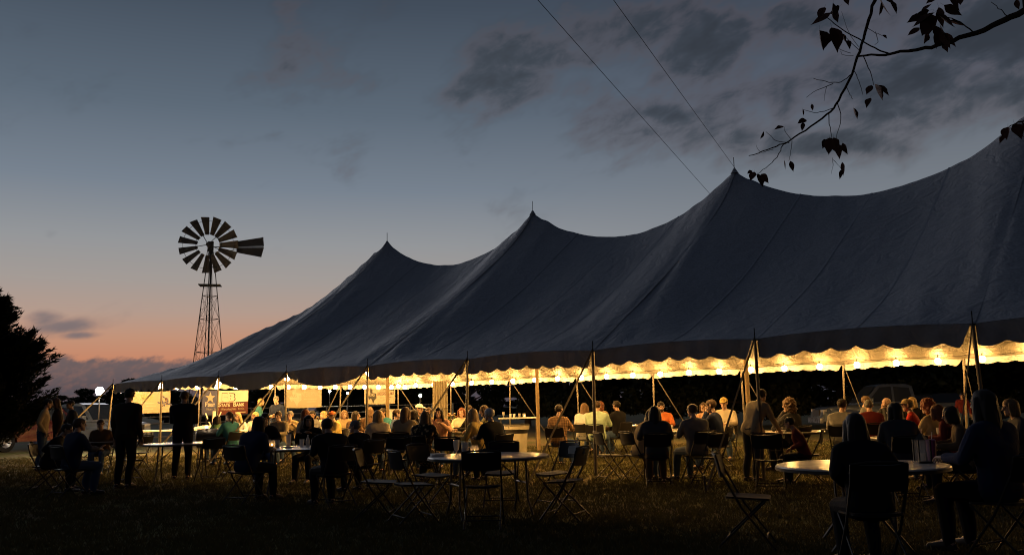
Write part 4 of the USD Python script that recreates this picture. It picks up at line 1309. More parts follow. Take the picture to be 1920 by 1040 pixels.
class Sign:
    """A hung vinyl sign; x and y on it run 0..1 from its lower left corner."""
    def __init__(self, label, px0, px1, y0, y1, k=K1 + .06):
        va, vb = v_of(px0, k), v_of(px1, k)
        a, b = tent_pt(k, va), tent_pt(k, vb)
        self.w = np.linalg.norm(b - a)
        self.h = hit(px0, y0, a[1])[2] - hit(px0, y1, a[1])[2]
        base = a.copy(); base[2] = hit(px0, y1, a[1])[2]
        self.t = thing('hanging_sign', label, 'sign', base, math.degrees(math.atan2(TN[1], TN[0])))
        self.top = EAVE - .08 - base[2]

    def place(self, v, lift):
        """xy-plane shape (reading along +x, face +z) stood up on the sign."""
        v = np.asarray(v)
        bow = .03 * np.sin(v[:, 0] / self.w * np.pi)
        return np.stack([v[:, 0], -lift - v[:, 2] + bow, v[:, 1] - .02 * np.sin(v[:, 0] / self.w * np.pi)], 1)

    def area(self, name, x0, y0, x1, y1, m, lift=0.0):
        nx, ny = 13, 5
        X, Y = np.meshgrid(np.linspace(x0, x1, nx) * self.w, np.linspace(y0, y1, ny) * self.h, indexing='ij')
        q = np.stack([X, Y, np.zeros_like(X)], -1).reshape(-1, 3)
        g = MB().grid(np.zeros((nx, ny, 3)))
        obj(name, (self.place(q, lift), g.f[0]), m, self.t, smooth=True)

    def shape(self, name, poly, x, y, m, lift=.008):
        s = trimesh.creation.extrude_polygon(poly, .002, engine='earcut')
        v = np.array(s.vertices) + [x * self.w, y * self.h, 0]
        obj(name, (self.place(v, lift), s.faces), m, self.t)

    def text(self, txt, x, y, height, m, fit=None, bold=False, lift=.008):
        s = meshkit.text_mesh(txt, height, .002, bold)
        v = np.array(s.vertices)
        if fit: v[:, 0] *= fit * self.w / np.ptp(v[:, 0])
        v = v + [x * self.w, y * self.h, 0]
        obj('lettering', (self.place(v, lift), s.faces), m, self.t)

    def ropes(self):
        for x in (.03, .97):
            obj('tie_rope', MB().tube([(x * self.w, -.01, self.h * .98), (x * self.w, .02, self.top)], .008, 4).mesh(), ROPE, self.t)


s = Sign('cream sign with a dark plant emblem at its right end, leftmost of four', 240, 319, 733, 774)
s.area('panel', 0, 0, 1, 1, SIGN_CREAM)
s.text('AMER', .28, .62, .17, SIGN_GREEN, fit=.30)
for q, (x0, x1, y) in enumerate(((.30, .62, .44), (.42, .66, .32), (.34, .60, .18))):
    s.area('printed_line', x0, y, x1, y + .035, SIGN_GREY, .006)
r = np.random.default_rng(3)
for q in range(16):
    a = r.uniform(0, 6.28); L = r.uniform(.06, .16)
    c = np.array([r.normal(0, .09), r.normal(0, .2)])
    pl = Polygon([(c[0], c[1]), (c[0] + L * math.cos(a) - .03 * math.sin(a), c[1] + L * math.sin(a) + .03 * math.cos(a)), (c[0] + 1.5 * L * math.cos(a), c[1] + 1.5 * L * math.sin(a)), (c[0] + L * math.cos(a) + .03 * math.sin(a), c[1] + L * math.sin(a) - .03 * math.cos(a))])
    s.shape('emblem_leaf', pl, .85, .52, SIGN_BLUE if q % 4 else SIGN_RED, .007 + .0004 * q)
s.ropes()
s = Sign('bank sign like a state flag, blue and red with a big pale star', 379, 465, 731, 777)
s.area('blue_field', 0, 0, .335, 1, SIGN_BLUE)
s.area('white_field', .335, .52, 1, 1, SIGN_WHITE)
s.area('red_field', .335, 0, 1, .52, SIGN_RED)
s.shape('star', star(.22), .17, .70, SIGN_CREAM)
s.text('FB', .40, .56, .30, SIGN_BLACK, bold=True, lift=.006, fit=.30)
s.text('FB', .405, .575, .265, SIGN_WHITE, bold=True, lift=.012, fit=.275)
x = .05
for big, rest, wd in (('F', 'IRST', .25), ('S', 'TATE', .29), ('B', 'ANK', .27)):
    s.text(big, x, .335, .155, SIGN_WHITE, fit=.055, bold=True)
    s.text(rest, x + .065, .335, .115, SIGN_WHITE, fit=wd - .095, bold=True)
    x += wd + .04
s.text('Rice \u00b7 Italy \u00b7 Waxahachie \u00b7 Ennis', .09, .19, .075, SIGN_CREAM, fit=.82)
s.area('printed_line', .72, .06, .95, .10, SIGN_CREAM, .006)
s.ropes()

TEXAS = Polygon([(.36, 1), (.60, 1), (.60, .80), (.74, .76), (.90, .74), (1.0, .72), (1.02, .50), (1.05, .40), (.92, .30), (.80, .22), (.74, .10), (.76, 0), (.64, .05), (.58, .18), (.48, .32), (.40, .36), (.32, .26), (.22, .34), (.14, .46), (.0, .56), (.0, .58), (.36, .58)])


def state_sign(label, px0, px1, y0, y1, ink, letters):
    s = Sign(label, px0, px1, y0, y1)
    s.area('panel', 0, 0, 1, 1, SIGN_CREAM)
    from shapely import affinity
    h = s.h * .86
    s.shape('state_shape', affinity.scale(TEXAS, h * .92, h, origin=(0, 0)), .08, .06, ink)
    s.text('TEXAS', .115, .50, .13, SIGN_CREAM, fit=.21, bold=True, lift=.014)
    s.text('UNDERGROUND', .42, .56, .15, letters, fit=.52)
    s.area('printed_line', .52, .40, .88, .43, letters, .006)
    s.area('printed_line', .60, .27, .84, .30, letters, .006)
    s.ropes()


state_sign('cream sign with a grey state shape, left of two alike', 533, 603, 724, 764, SIGN_GREY, SIGN_GREY)
state_sign('yellow-lit sign with a black and red state shape, right of two alike', 683, 744, 727, 757, SIGN_BLACK, SIGN_RED)

# ------------------------------------------------------------------ lamps beyond the tent
WHITE_GLOW = glow('work_light_glow', (1.0, .97, .88), 620.0)


def lamp(label, px, py, d, r, look, cat='lamp'):
    top = hit(px, py, d); g = np.array([top[0], top[1], 0])
    t = thing('work_light', label, cat, g)
    h = top[2]
    obj('pole', MB().tube([(0, 0, 0), (0, 0, h - r * 1.2)], .025, 8).mesh(), DARK_STEEL, t, smooth=50)
    for k in range(3):
        a = math.radians(k * 120 + 15)
        obj('leg', MB().tube([(0, 0, .55), (.45 * math.cos(a), .45 * math.sin(a), .0)], .015, 6).mesh(), DARK_STEEL, t)
    obj('housing', MB().box((0, r * .95, h), (r * 1.1, r * .8, r * 1.0)).mesh(), DARK_STEEL, t)
    obj('lamp_face', MB().ball((0, 0, h), (r, r * .8, r), 2).mesh(), look, t, smooth=True)
    return t


lamp('bright white work light on a stand at the left corner of the tent', 187, 733, 31.5, .15, WHITE_GLOW)
lamp('white lamp on a stand seen between the second and third signs', 618, 733, 46, .075, glow('lamp_white_far', (1, .93, .8), 420.0))
lamp('warm white lamp on a stand right of the signs', 788, 741, 44, .075, glow('lamp_warm_far', (1, .80, .5), 420.0))
lamp('small lamp left of the yellow-lit state-shaped sign', 652, 737, 45, .06, glow('lamp_warm_far2', (1, .86, .6), 420.0))

# ------------------------------------------------------------------ windmill
MILL_STEEL = mat('mill_steel', (.10, .085, .075), .6, .3, .4)
MILL_RUST = mat('mill_blade', (.16, .12, .085), .6, .3, .3, .3)
D = 41.0
hub = hit(396, 462, D)
t = thing('windmill', 'old many-bladed farm windmill on a lattice tower', 'windmill', (hub[0], hub[1], 0))
H = hub[2]
px_m = FPX / D
plat = hit(396, 535, D)[2]
half_of = lambda z: np.interp(z, [0, hit(395, 660, D)[2], plat, H - .3], [1.05, .62, .30, .10])
corners = [np.array([math.cos(a), math.sin(a)]) for a in np.radians([4, 94, 184, 274])]
for c in corners:
    zs = np.linspace(0, H - .25, 9)
    obj('leg', MB().tube([(c[0] * half_of(z), c[1] * half_of(z), z) for z in zs], .020, 6).mesh(), MILL_STEEL, t)
levels = [1.4, 2.9, hit(395, 660, D)[2], hit(395, 598, D)[2], hit(395, 555, D)[2], hit(395, 500, D)[2]]
for z in levels:
    for i in range(4):
        a, b = corners[i] * half_of(z), corners[(i + 1) % 4] * half_of(z)
        obj('girt', MB().tube([(*a, z), (*b, z)], .013, 5).mesh(), MILL_STEEL, t)
for z0, z1 in zip(levels[:-2], levels[1:-1]):
    for i in range(4):
        a, b = corners[i], corners[(i + 1) % 4]
        obj('cross_brace', MB().tube([(*(a * half_of(z0)), z0), (*(b * half_of(z1)), z1)], .008, 4).tube([(*(b * half_of(z0)), z0), (*(a * half_of(z1)), z1)], .008, 4).mesh(), MILL_STEEL, t)
obj('pump_pipe', MB().tube([(0, 0, 0), (0, 0, H - .1)], .04, 8).mesh(), MILL_STEEL, t, smooth=50)
obj('platform', MB().box((0, 0, plat), (.98, .80, .025), 12).box((0, -.1, plat + .04), (1.0, .08, .03), 18).mesh(), MILL_STEEL, t)
lad = MB()
lx = lambda z: -half_of(z) * .62
for s in (-.09, .09):
    lad.tube([(lx(z) + s, -half_of(z) * .36, z) for z in np.linspace(.3, plat, 6)], .007, 4)
for z in np.arange(.5, plat, .33):
    lad.tube([(lx(z) - .09, -half_of(z) * .36, z), (lx(z) + .09, -half_of(z) * .36, z)], .006, 4)
obj('ladder', lad.mesh(), MILL_STEEL, t)
obj('gearbox', MB().box((-.02, .0, H), (.26, .42, .42), 20).tube([(0, 0, H - .6), (0, 0, H - .2)], .09, 8).mesh(), MILL_STEEL, t)
# the wheel, nearly square to us, turned a little to the left
yawm = rot('z', 14) @ rot('y', 0)
wc = np.array([-.02, -.32, H + .02])
R0, R1 = .49, 1.34
for i in range(15):
    a = math.radians(-16 + 8 + i * 24)
    rad = np.array([math.sin(a), 0, math.cos(a)]); tan = np.array([math.cos(a), 0, -math.sin(a)])
    g = []
    for u_ in np.linspace(0, 1, 3):
        rr = R0 + (R1 - R0) * u_; wd = .085 + .10 * u_
        for q in np.linspace(-1, 1, 5):
            g.append(rad * rr + tan * wd * q + np.array([0, 1, 0]) * (q * wd * .62 + .03 * q * q))
    G_ = np.array(g).reshape(3, 5, 3)
    both = np.concatenate([G_.reshape(-1, 3), (G_ + [0, .006, 0]).reshape(-1, 3)]) @ yawm.T + wc
    f0 = MB().grid(G_).f[0]
    obj('blade', (both, np.vstack([f0, f0[:, ::-1] + 15])), MILL_RUST, t, smooth=True)
for rr in (.58, 1.14):
    th = np.linspace(0, 2 * np.pi, 46)
    obj('wheel_ring', MB().tube(np.stack([rr * np.sin(th), 0 * th - .02, rr * np.cos(th)], 1) @ yawm.T + wc, .010, 4).mesh(), MILL_STEEL, t)
for i in range(5):
    a = math.radians(42 + i * 72)
    obj('spoke', MB().tube(np.array([[0, -.10, 0], [math.sin(a) * 1.12, -.03, math.cos(a) * 1.12]]) @ yawm.T + wc, .018, 5).mesh(), MILL_STEEL, t)
obj('hub', MB().tube(np.array([[0, -.22, 0], [0, .2, 0]]) @ yawm.T + wc, .10, 10).mesh(), MILL_STEEL, t, smooth=50)
tl = rot('z', 6)
for s in (1, -1):
    q = np.array([[.55, .10, s * .03], [1.14, .10, s * .025], [2.42, .10, s * .03], [2.38, .10, s * .47], [1.14, .10, s * .27]])
    if s < 0: q[3] = [2.30, .10, -.50]
    m = trimesh.creation.extrude_polygon(Polygon(q[1:, [0, 2]]), .012, engine='earcut')
    v = np.array(m.vertices); v = np.stack([v[:, 0], .15 + v[:, 2], v[:, 1]], 1) @ tl.T + [0, 0, H]
    obj('tail_vane', (v, m.faces), MILL_STEEL, t)
obj('tail_boom', MB().tube(np.array([[0, .14, 0], [2.40, .145, 0]]) @ tl.T + [0, 0, H], .022, 6).tube(np.array([[0, .14, -.28], [1.35, .14, -.10]]) @ tl.T + [0, 0, H], .014, 5).mesh(), MILL_STEEL, t)
# ------------------------------------------------------------------ pipe fence and vehicles beyond the tent
PIPE = mat('pipe_rail', (.30, .29, .27), .45, .4, .5)


def pipe_panel(a, b, label, h=1.55, rails=5):
    t = thing('pipe_panel', label, 'fence', (a[0], a[1], 0), 0, 'pipe fence panels beyond the tent')
    d = b - a
    for q in (0, .5, 1):
        obj('post', MB().tube([d * q, d * q + [0, 0, h]], .035, 6).mesh(), PIPE, t, smooth=50)
    for r_i in range(rails):
        z = .25 + (h - .3) * r_i / (rails - 1)
        obj('rail', MB().tube([d * .005 + [0, 0, z], d * .995 + [0, 0, z]], .024, 6).mesh(), PIPE, t, smooth=50)


_cols = [(196, 40), (262, 41), (332, 43), (400, 44), (470, 45), (540, 45.5), (612, 46), (690, 46), (770, 47), (850, 48)]
_what = ['left of the work light corner, beside the parked vehicles', 'behind the leftmost cream sign', 'between the leftmost sign and the bank sign', 'behind the bank sign', 'behind the blond woman in teal', 'behind the grey state shape sign', 'below the white lamp between the signs', 'behind the yellow-lit state shape sign', 'right of the signs under the warm white lamp']
for i in range(len(_cols) - 1):
    pipe_panel(at(*_cols[i]), at(*_cols[i + 1]), 'grey pipe fence panel ' + _what[i])

GLASS_DARK = mat('vehicle_glass', (.03, .035, .04), .08, .6, var=.03)
TYRE = mat('tyre', (.012, .012, .012), .85, .1)
RIM = mat('wheel_rim', (.32, .32, .33), .35, .5, .7)
CHROME = mat('chrome', (.42, .42, .42), .25, .6, .9)
TAIL = mat('tail_lens', (.30, .012, .012), .25, .5, var=.05)
HEADL = mat('head_lens', (.6, .6, .58), .15, .6, var=.05)


def pickup(label, loc, rz, paint, cat='pickup truck'):
    """A crew cab pickup, nose towards +x."""
    t = thing('pickup_truck', label, cat, loc, rz)
    def arch(cx, r, n=9):
        return [(cx + r * math.cos(a), .36 + r * math.sin(a)) for a in np.linspace(np.pi, 0, n)][::-1]
    low = [(-2.75, .55), (-2.72, 1.08), (-.78, 1.10), (.95, 1.10), (1.25, 1.09), (2.45, 1.00), (2.68, .90), (2.74, .52), (2.35, .38)] + arch(1.72, .44)[:] + [(1.1, .38), (-1.25, .38)] + arch(-1.72, .44) + [(-2.3, .42)]
    m = trimesh.creation.extrude_polygon(Polygon(low), 1.86, engine='earcut')
    v = np.array(m.vertices); v = np.stack([v[:, 0], v[:, 2] - .93, v[:, 1]], 1)
    v[:, 1] *= np.where(v[:, 2] > .95, .95, 1.0) * np.where(v[:, 0] > 2.4, .93, 1)
    obj('body', (v, m.faces), paint, t)
    cabp = [(-.80, 1.09), (-.72, 1.74), (-.50, 1.83), (.30, 1.84), (.55, 1.79), (1.22, 1.09)]
    m = trimesh.creation.extrude_polygon(Polygon(cabp), 1.70, engine='earcut')
    v = np.array(m.vertices); v = np.stack([v[:, 0], v[:, 2] - .85, v[:, 1]], 1)
    v[:, 1] *= np.interp(v[:, 2], [1.09, 1.84], [1.0, .80])
    obj('cab', (v, m.faces), paint, t)
    side = lambda z: .85 * np.interp(z, [1.09, 1.84], [1.0, .80])
    for s in (1, -1):
        for pts in ([(-.66, 1.17), (-.60, 1.68), (-.02, 1.74), (.0, 1.17)], [(.08, 1.17), (.06, 1.74), (.48, 1.72), (1.00, 1.17)]):
            q = np.array([(x, s * (side(z) + .004), z) for x, z in pts])
            obj('side_window', MB().add(q, [[0, 1, 2, 3]] if s > 0 else [[3, 2, 1, 0]]).mesh(), GLASS_DARK, t)
        obj('mirror', MB().box((.92, s * 1.02, 1.22), (.10, .22, .20)).mesh(), paint, t)
        obj('headlight', MB().box((2.62, s * .70, .84), (.14, .34, .18)).mesh(), HEADL, t)
        obj('tail_light', MB().box((-2.735, s * .80, .90), (.04, .16, .34)).mesh(), TAIL, t)
        for x in (1.72, -1.72):
            w = obj('wheel', MB().lathe([(.20, -.12), (.36, -.12), (.385, -.08), (.385, .08), (.36, .12), (.20, .12)], 22).mesh(), TYRE, t, smooth=50)
            pts = np.array(w.GetAttribute('points').Get()); R = rot('x', 90)
            nn = np.array(w.GetAttribute('normals').Get())
            w.GetAttribute('points').Set(Vt.Vec3fArray.FromNumpy((pts @ R.T + [x, s * .80, .385]).astype(np.float32)))
            w.GetAttribute('normals').Set(Vt.Vec3fArray.FromNumpy((nn @ R.T).astype(np.float32)))
            rm = MB().lathe([(.001, .05), (.06, .06), (.10, .03), (.20, .09), (.21, .125), (.001, .02)], 16).mesh()
            obj('rim', ((rm[0] * [1, 1, 1]) @ rot('x', -90 * s).T + [x, s * .80, .385], rm[1]), RIM, t, smooth=40)
    q = np.array([(1.19, -.78, 1.14), (1.19, .78, 1.14), (.60, .66, 1.77), (.60, -.66, 1.77)]) + [.012, 0, .012]
    obj('windscreen', MB().add(q, [[0, 1, 2, 3]]).mesh(), GLASS_DARK, t)
    q = np.array([(-.79, .74, 1.18), (-.79, -.74, 1.18), (-.722, -.66, 1.68), (-.722, .66, 1.68)]) + [-.012, 0, 0]
    obj('rear_window', MB().add(q, [[0, 1, 2, 3]]).mesh(), GLASS_DARK, t)
    obj('front_bumper', MB().box((2.76, 0, .52), (.14, 1.80, .20)).mesh(), CHROME, t)
    obj('rear_bumper', MB().box((-2.80, 0, .52), (.14, 1.74, .18)).mesh(), CHROME, t)
    obj('grille', MB().box((2.71, 0, .80), (.06, .95, .22)).mesh(), DARK_STEEL, t)
    return t


def sedan(label, loc, rz, paint):
    t = thing('parked_car', label, 'car', loc, rz)
    low = [(-2.3, .45), (-2.28, .88), (-1.5, .98), (.9, .96), (1.9, .80), (2.25, .66), (2.28, .38), (1.85, .28)] + [(1.4 + .37 * math.cos(a), .32 + .37 * math.sin(a)) for a in np.linspace(0, np.pi, 9)] + [(.9, .25), (-.95, .25)] + [(-1.4 + .37 * math.cos(a), .32 + .37 * math.sin(a)) for a in np.linspace(0, np.pi, 9)] + [(-1.9, .30)]
    m = trimesh.creation.extrude_polygon(Polygon(low), 1.74, engine='earcut')
    v = np.array(m.vertices); v = np.stack([v[:, 0], v[:, 2] - .87, v[:, 1]], 1); v[:, 1] *= np.where(v[:, 2] > .8, .94, 1)
    obj('body', (v, m.faces), paint, t)
    m = trimesh.creation.extrude_polygon(Polygon([(-1.65, .97), (-.95, 1.40), (-.55, 1.45), (.15, 1.43), (.95, .96)]), 1.6, engine='earcut')
    v = np.array(m.vertices); v = np.stack([v[:, 0], v[:, 2] - .80, v[:, 1]], 1); v[:, 1] *= np.interp(v[:, 2], [.96, 1.45], [1, .76])
    obj('cabin', (v, m.faces), GLASS_DARK, t)
    m = trimesh.creation.extrude_polygon(Polygon([(-.98, 1.405), (-.55, 1.462), (.15, 1.442), (.30, 1.36), (-.9, 1.38)]), 1.24, engine='earcut')
    v = np.array(m.vertices); v = np.stack([v[:, 0], v[:, 2] - .62, v[:, 1]], 1)
    obj('roof', (v, m.faces), paint, t)
    for s in (1, -1):
        obj('headlight', MB().box((2.22, s * .62, .62), (.10, .34, .12)).mesh(), HEADL, t)
        obj('tail_light', MB().box((-2.29, s * .62, .76), (.04, .36, .14)).mesh(), TAIL, t)
        for x in (1.4, -1.4):
            w = MB().lathe([(.001, -.10), (.30, -.10), (.325, -.07), (.325, .07), (.30, .10), (.001, .10)], 20).mesh()
            obj('wheel', (w[0] @ rot('x', 90).T + [x, s * .76, .325], w[1]), TYRE, t, smooth=50)
            w = MB().lathe([(.001, .0), (.19, .0), (.20, -.012), (.001, -.012)], 14).mesh()
            obj('rim', (w[0] @ rot('x', -90 * s).T + [x, s * .866, .325], w[1]), RIM, t)
    return t


PAINT_SILVER = mat('paint_silver', (.12, .15, .19), .28, .5, .3, var=.04, coat=.6)
PAINT_RED = mat('paint_red', (.07, .010, .010), .28, .5, var=.04, coat=.6)
PAINT_BLACK = mat('paint_black', (.02, .02, .022), .25, .5, var=.04, coat=.6)
PAINT_WHITE = mat('paint_white', (.26, .27, .27), .3, .5, var=.03, coat=.5)
pickup('silver-blue pickup truck parked behind the tent at the right', at(1668, 34.5), 176, PAINT_SILVER)
pickup('dark red pickup truck with its tail towards us at the far left', at(62, 36), 62, PAINT_RED)
pickup('pale pickup truck half hidden behind the standing group at left', at(158, 38), -20, PAINT_WHITE)
sedan('dark car parked beyond the tent, right of the silver-blue pickup', at(1776, 38), 8, PAINT_BLACK)
sedan('dark car parked behind the signs at the left', at(560, 52), 30, PAINT_BLACK)

# ------------------------------------------------------------------ trees
BARK = mat('bark', (.055, .042, .030), .9, .1, var=.3, scale=14, bump=.5, bscale=20)


def leaf_look(name, color, var):
    g = Graph()
    rnd = g.n('geometry', 'random_per_island')
    c = g.n('rgb_ramp', 'color', fac=rnd, ramp=[(0, tuple(np.array(color) * (1 - var))), (1, tuple(np.array(color) * (1 + var)))])
    a = g.n('principled_bsdf', 'BSDF', base_color=c, roughness=.7, specular_ior_level=.2)
    b = g.n('translucent_bsdf', 'BSDF', color=c)
    LOOKS[name] = g.make('/World/Looks/' + name, surface=g.n('mix_closure', 'closure', fac=.25, closure1=a, closure2=b))
    return LOOKS[name]


LEAF_OAK = leaf_look('oak_leaves', (.045, .055, .022), .45)
LEAF_PALE = leaf_look('pale_leaves', (.075, .080, .035), .4)
LEAF_CEDAR = leaf_look('cedar_sprays', (.026, .030, .014), .45)


def leaf_cloud(centres, radii, n, size, seed):
    r = np.random.default_rng(seed)
    centres, radii = np.asarray(centres, float), np.asarray(radii, float)
    w = np.prod(radii, 1) ** (2 / 3); k = r.choice(len(centres), n, p=w / w.sum())
    d = r.normal(size=(n, 3)); d /= np.linalg.norm(d, axis=1, keepdims=True)
    rad = r.uniform(.25, 1, n) ** .5
    p = centres[k] + d * rad[:, None] * radii[k]
    a = r.normal(size=(n, 3)); a /= np.linalg.norm(a, axis=1, keepdims=True)
    b = np.cross(a, r.normal(size=(n, 3))); b /= np.linalg.norm(b, axis=1, keepdims=True)
    s = size * r.uniform(.6, 1.4, n)[:, None]
    v = np.stack([p - a * s, p + b * s * .45, p + a * s, p - b * s * .45], 1).reshape(-1, 3)
    i = np.arange(n)[:, None] * 4
    return v, np.hstack([i, i + 1, i + 2, i + 3])


def tree_proto(name, label, loc, h, spread, look, n, seed, size, group, lean=0.0, hollow=.3):
    r = np.random.default_rng(seed)
    t = thing(name, label, 'tree', loc, 0, group)
    zs = np.linspace(0, h * .62, 7)
    obj('trunk', MB().tube([(math.sin(z * .7 + seed) * .12 * z / h, math.cos(z * .5 + seed) * .1 * z / h, z) for z in zs], np.linspace(h * .035, h * .012, 7), 9).mesh(), BARK, t, smooth=50)
    C, Rr = [], []
    limbs = MB()
    for q in range(15):
        a = r.uniform(0, 6.28); zz = h * r.uniform(hollow, .92); rr = spread * math.sqrt(max(.05, 1 - ((zz / h - .55) / .5) ** 2)) * r.uniform(.35, .9)
        c = np.array([rr * math.cos(a), rr * math.sin(a), zz]); C.append(c); Rr.append(np.array([1, 1, .72]) * spread * r.uniform(.22, .40))
        b0 = np.array([0, 0, min(h * .60, zz * .65)])
        limbs.tube([b0, (b0 + c) / 2 + [0, 0, -.1], c], [h * .012, h * .008, h * .003], 5)
    obj('limb', limbs.mesh(), BARK, t)
    v, f = leaf_cloud(C, Rr, n, size, seed)
    obj('crown', MB().add(v, f).mesh(), look, t)
    return t


trees = [(105, 128, 5.0, 4.5, 0, 'low dark tree just right of the cedar'), (140, 125, 5.6, 4.6, 1, 'low rounded tree behind the red pickup'), (212, 132, 6.6, 4.6, 0, 'dark tree left of the tent tip, behind the work light'),
         (262, 130, 7.2, 5.0, 1, 'tallest dark tree above the left tip of the tent'), (312, 126, 6.6, 5.0, 0, 'dark tree behind the leftmost cream sign'), (418, 72, 4.6, 3.6, 1, 'dark tree behind the bank sign'), (490, 70, 5.6, 4.2, 0, 'dark tree behind the blond woman in teal'),
         (560, 68, 7.5, 4.6, 1, 'dark tree behind the grey state shape sign'), (645, 66, 8, 4.6, 0, 'dark tree behind the tall flower arrangement'), (730, 64, 8, 4.6, 1, 'dark tree behind the yellow-lit sign'), (812, 62, 8, 4.4, 0, 'dark tree behind the side curtain'),
         (880, 60, 6.0, 2.6, 1, 'dark tree left of the pink gap of sky'), (990, 58, 6.2, 3.4, 0, 'dark tree right of the pink gap of sky'), (925, 120, 4.4, 7, 1, 'low dark tree filling the bottom of the pink gap of sky'), (1065, 56, 8, 4.6, 1, 'dark tree behind the plaid shirt'), (1150, 54, 8, 4.6, 0, 'dark tree behind the mint shirt'),
         (1235, 52, 8, 4.6, 1, 'dark tree behind the bearded man'), (1320, 50, 8, 4.4, 0, 'dark tree behind the wooden centre pole'), (1405, 48, 8, 4.4, 1, 'dark tree behind the bending person'), (1490, 47, 8, 4.4, 0, 'dark tree left of the silver-blue pickup'),
         (1580, 46, 8, 4.4, 1, 'dark tree behind the nose of the silver-blue pickup'), (1670, 45, 8, 4.4, 0, 'dark tree behind the cab of the silver-blue pickup'), (1760, 44, 8, 4.4, 1, 'dark tree behind the dark car at right'), (1850, 43, 8, 4.4, 0, 'dark tree behind the right tent pole'), (1940, 42, 8, 4.4, 1, 'dark tree at the right edge of the view')]
_protos = {}
for kind, lab in ((0, 'dark tree behind the mint shirt'), (1, 'dark tree behind the plaid shirt')):
    px, d, h, sp, _, _ = next(q for q in trees if q[5] == lab)
    _protos[kind] = tree_proto('field_tree', lab, at(px, d), 8.0, 3.6, LEAF_OAK if kind else LEAF_PALE, 9000, 40 + kind, .20, 'trees beyond the tent', hollow=.12)
for (px, d, h, sp, kind, lab) in trees:
    if lab in ('dark tree behind the mint shirt', 'dark tree behind the plaid shirt'): continue
    q = copy_of(_protos[kind], 'field_tree', lab, 'tree', at(px, d), hash_small(lab) % 360, 'trees beyond the tent')
    UsdGeom.Xform(q).AddScaleOp().Set(Gf.Vec3f(sp / 3.9, sp / 3.9, h / 9.0))

# the cedar at the left edge
cp = at(-48, 23.5)
t = thing('cedar_tree', 'dense dark cedar with feathery branch tips at the left edge', 'tree', cp)
CH = hit(0, 560, 23.5)[2] + .3
obj('trunk', MB().tube([(0, 0, 0), (.05, 0, CH * .5), (0, .03, CH * .97)], [.20, .12, .02], 9).mesh(), BARK, t, smooth=50)
r = np.random.default_rng(11)
lv, lf, cnt = [], [], 0
bm = MB()
for q in range(230):
    z0 = CH * (r.uniform(.04, .97) ** .9)
    a = r.uniform(0, 6.28)
    prof = np.interp(z0 / CH, [0, .15, .45, .75, 1], [1.75, 1.95, 1.62, .95, .12]) * r.uniform(.72, 1.12)
    dirn = np.array([math.cos(a), math.sin(a), 0])
    n = 7
    pts = np.array([dirn * prof * u_ + [0, 0, z0 + prof * (.16 * u_ + .34 * u_ * u_)] for u_ in np.linspace(0, 1, n)])
    bm.tube(pts, np.linspace(.022, .004, n), 4, cap=False)
    m = int(150 * prof + 40)
    u_ = r.uniform(.15, 1.02, m) ** .75
    base = np.stack([np.interp(u_, np.linspace(0, 1, n), pts[:, k]) for k in range(3)], 1)
    spread = .24 * (1.06 - u_ * .72)[:, None]
    p = base + r.normal(size=(m, 3)) * spread * [.7, .7, .55]
    out = dirn * .8 + np.array([0, 0, .55]) + r.normal(size=(m, 3)) * .45
    out /= np.linalg.norm(out, axis=1, keepdims=True)
    b = np.cross(out, r.normal(size=(m, 3))); b /= np.linalg.norm(b, axis=1, keepdims=True)
    L = r.uniform(.07, .17, m)[:, None]
    lv.append(np.stack([p - out * L * .4, p + b * L * .16, p + out * L, p - b * L * .16], 1).reshape(-1, 3))
lv = np.vstack(lv); nq = len(lv) // 4
i = np.arange(nq)[:, None] * 4
obj('branches', bm.mesh(), BARK, t)
obj('crown', MB().add(lv, np.hstack([i, i + 1, i + 2, i + 3])).mesh(), LEAF_CEDAR, t)

# ------------------------------------------------------------------ overhead wires
for lab, A_, B_ in (('left one of two thin overhead wires crossing the sky', hit(1008, 0, 13.5), hit(1328, 360, 28)), ('right one of two thin overhead wires, ending behind the third peak', hit(1150, 0, 13.5), hit(1380, 318, 29))):
    dd = B_ - A_
    pts = [A_ + dd * u_ for u_ in np.linspace(-1.2, 1.75, 24)]
    obj('overhead_wire', MB().tube(pts, .0062, 5).mesh(), CABLE, None, label=lab, cat='wire')

# ------------------------------------------------------------------ shade tree whose branch hangs into the view
LEAF_DARK = mat('shade_leaf', (.105, .042, .030), .7, .25, var=.3, scale=20)
TWIG = mat('twig_bark', (.040, .028, .022), .85, .1)
tk = np.array([4.4, 3.2, 0])
t = thing('shade_tree', 'tree at the right whose bare-ended twigs and pointed leaves hang across the upper sky', 'tree', tk)
obj('trunk', MB().tube([(0, 0, -.05), (.02, .05, 1.6), (.12, .0, 3.2), (.3, -.15, 5.0), (.5, -.3, 7.2)], [.24, .20, .17, .12, .04], 12).mesh(), BARK, t, smooth=50)
r = np.random.default_rng(21)
br = []


def twig(pts, d0, d1, r0, r1):
    n = len(pts)
    P = np.array([hit(x, y, d0 + (d1 - d0) * i / max(n - 1, 1)) for i, (x, y) in enumerate(pts)]) - tk
    # round the corners
    s = np.linspace(0, n - 1, (n - 1) * 4 + 1)
    Q = np.stack([np.interp(s, np.arange(n), P[:, k]) for k in range(3)], 1)
    for _ in range(2): Q[1:-1] = (Q[:-2] + 2 * Q[1:-1] + Q[2:]) / 4
    Q[1:-1] += r.normal(size=Q[1:-1].shape) * min(.004, r1 * 1.2)
    obj('twig' if r0 < .010 else 'branch', MB().tube(Q, np.linspace(r0, r1, len(Q)), 6).mesh(), TWIG, t, smooth=60)
    return Q


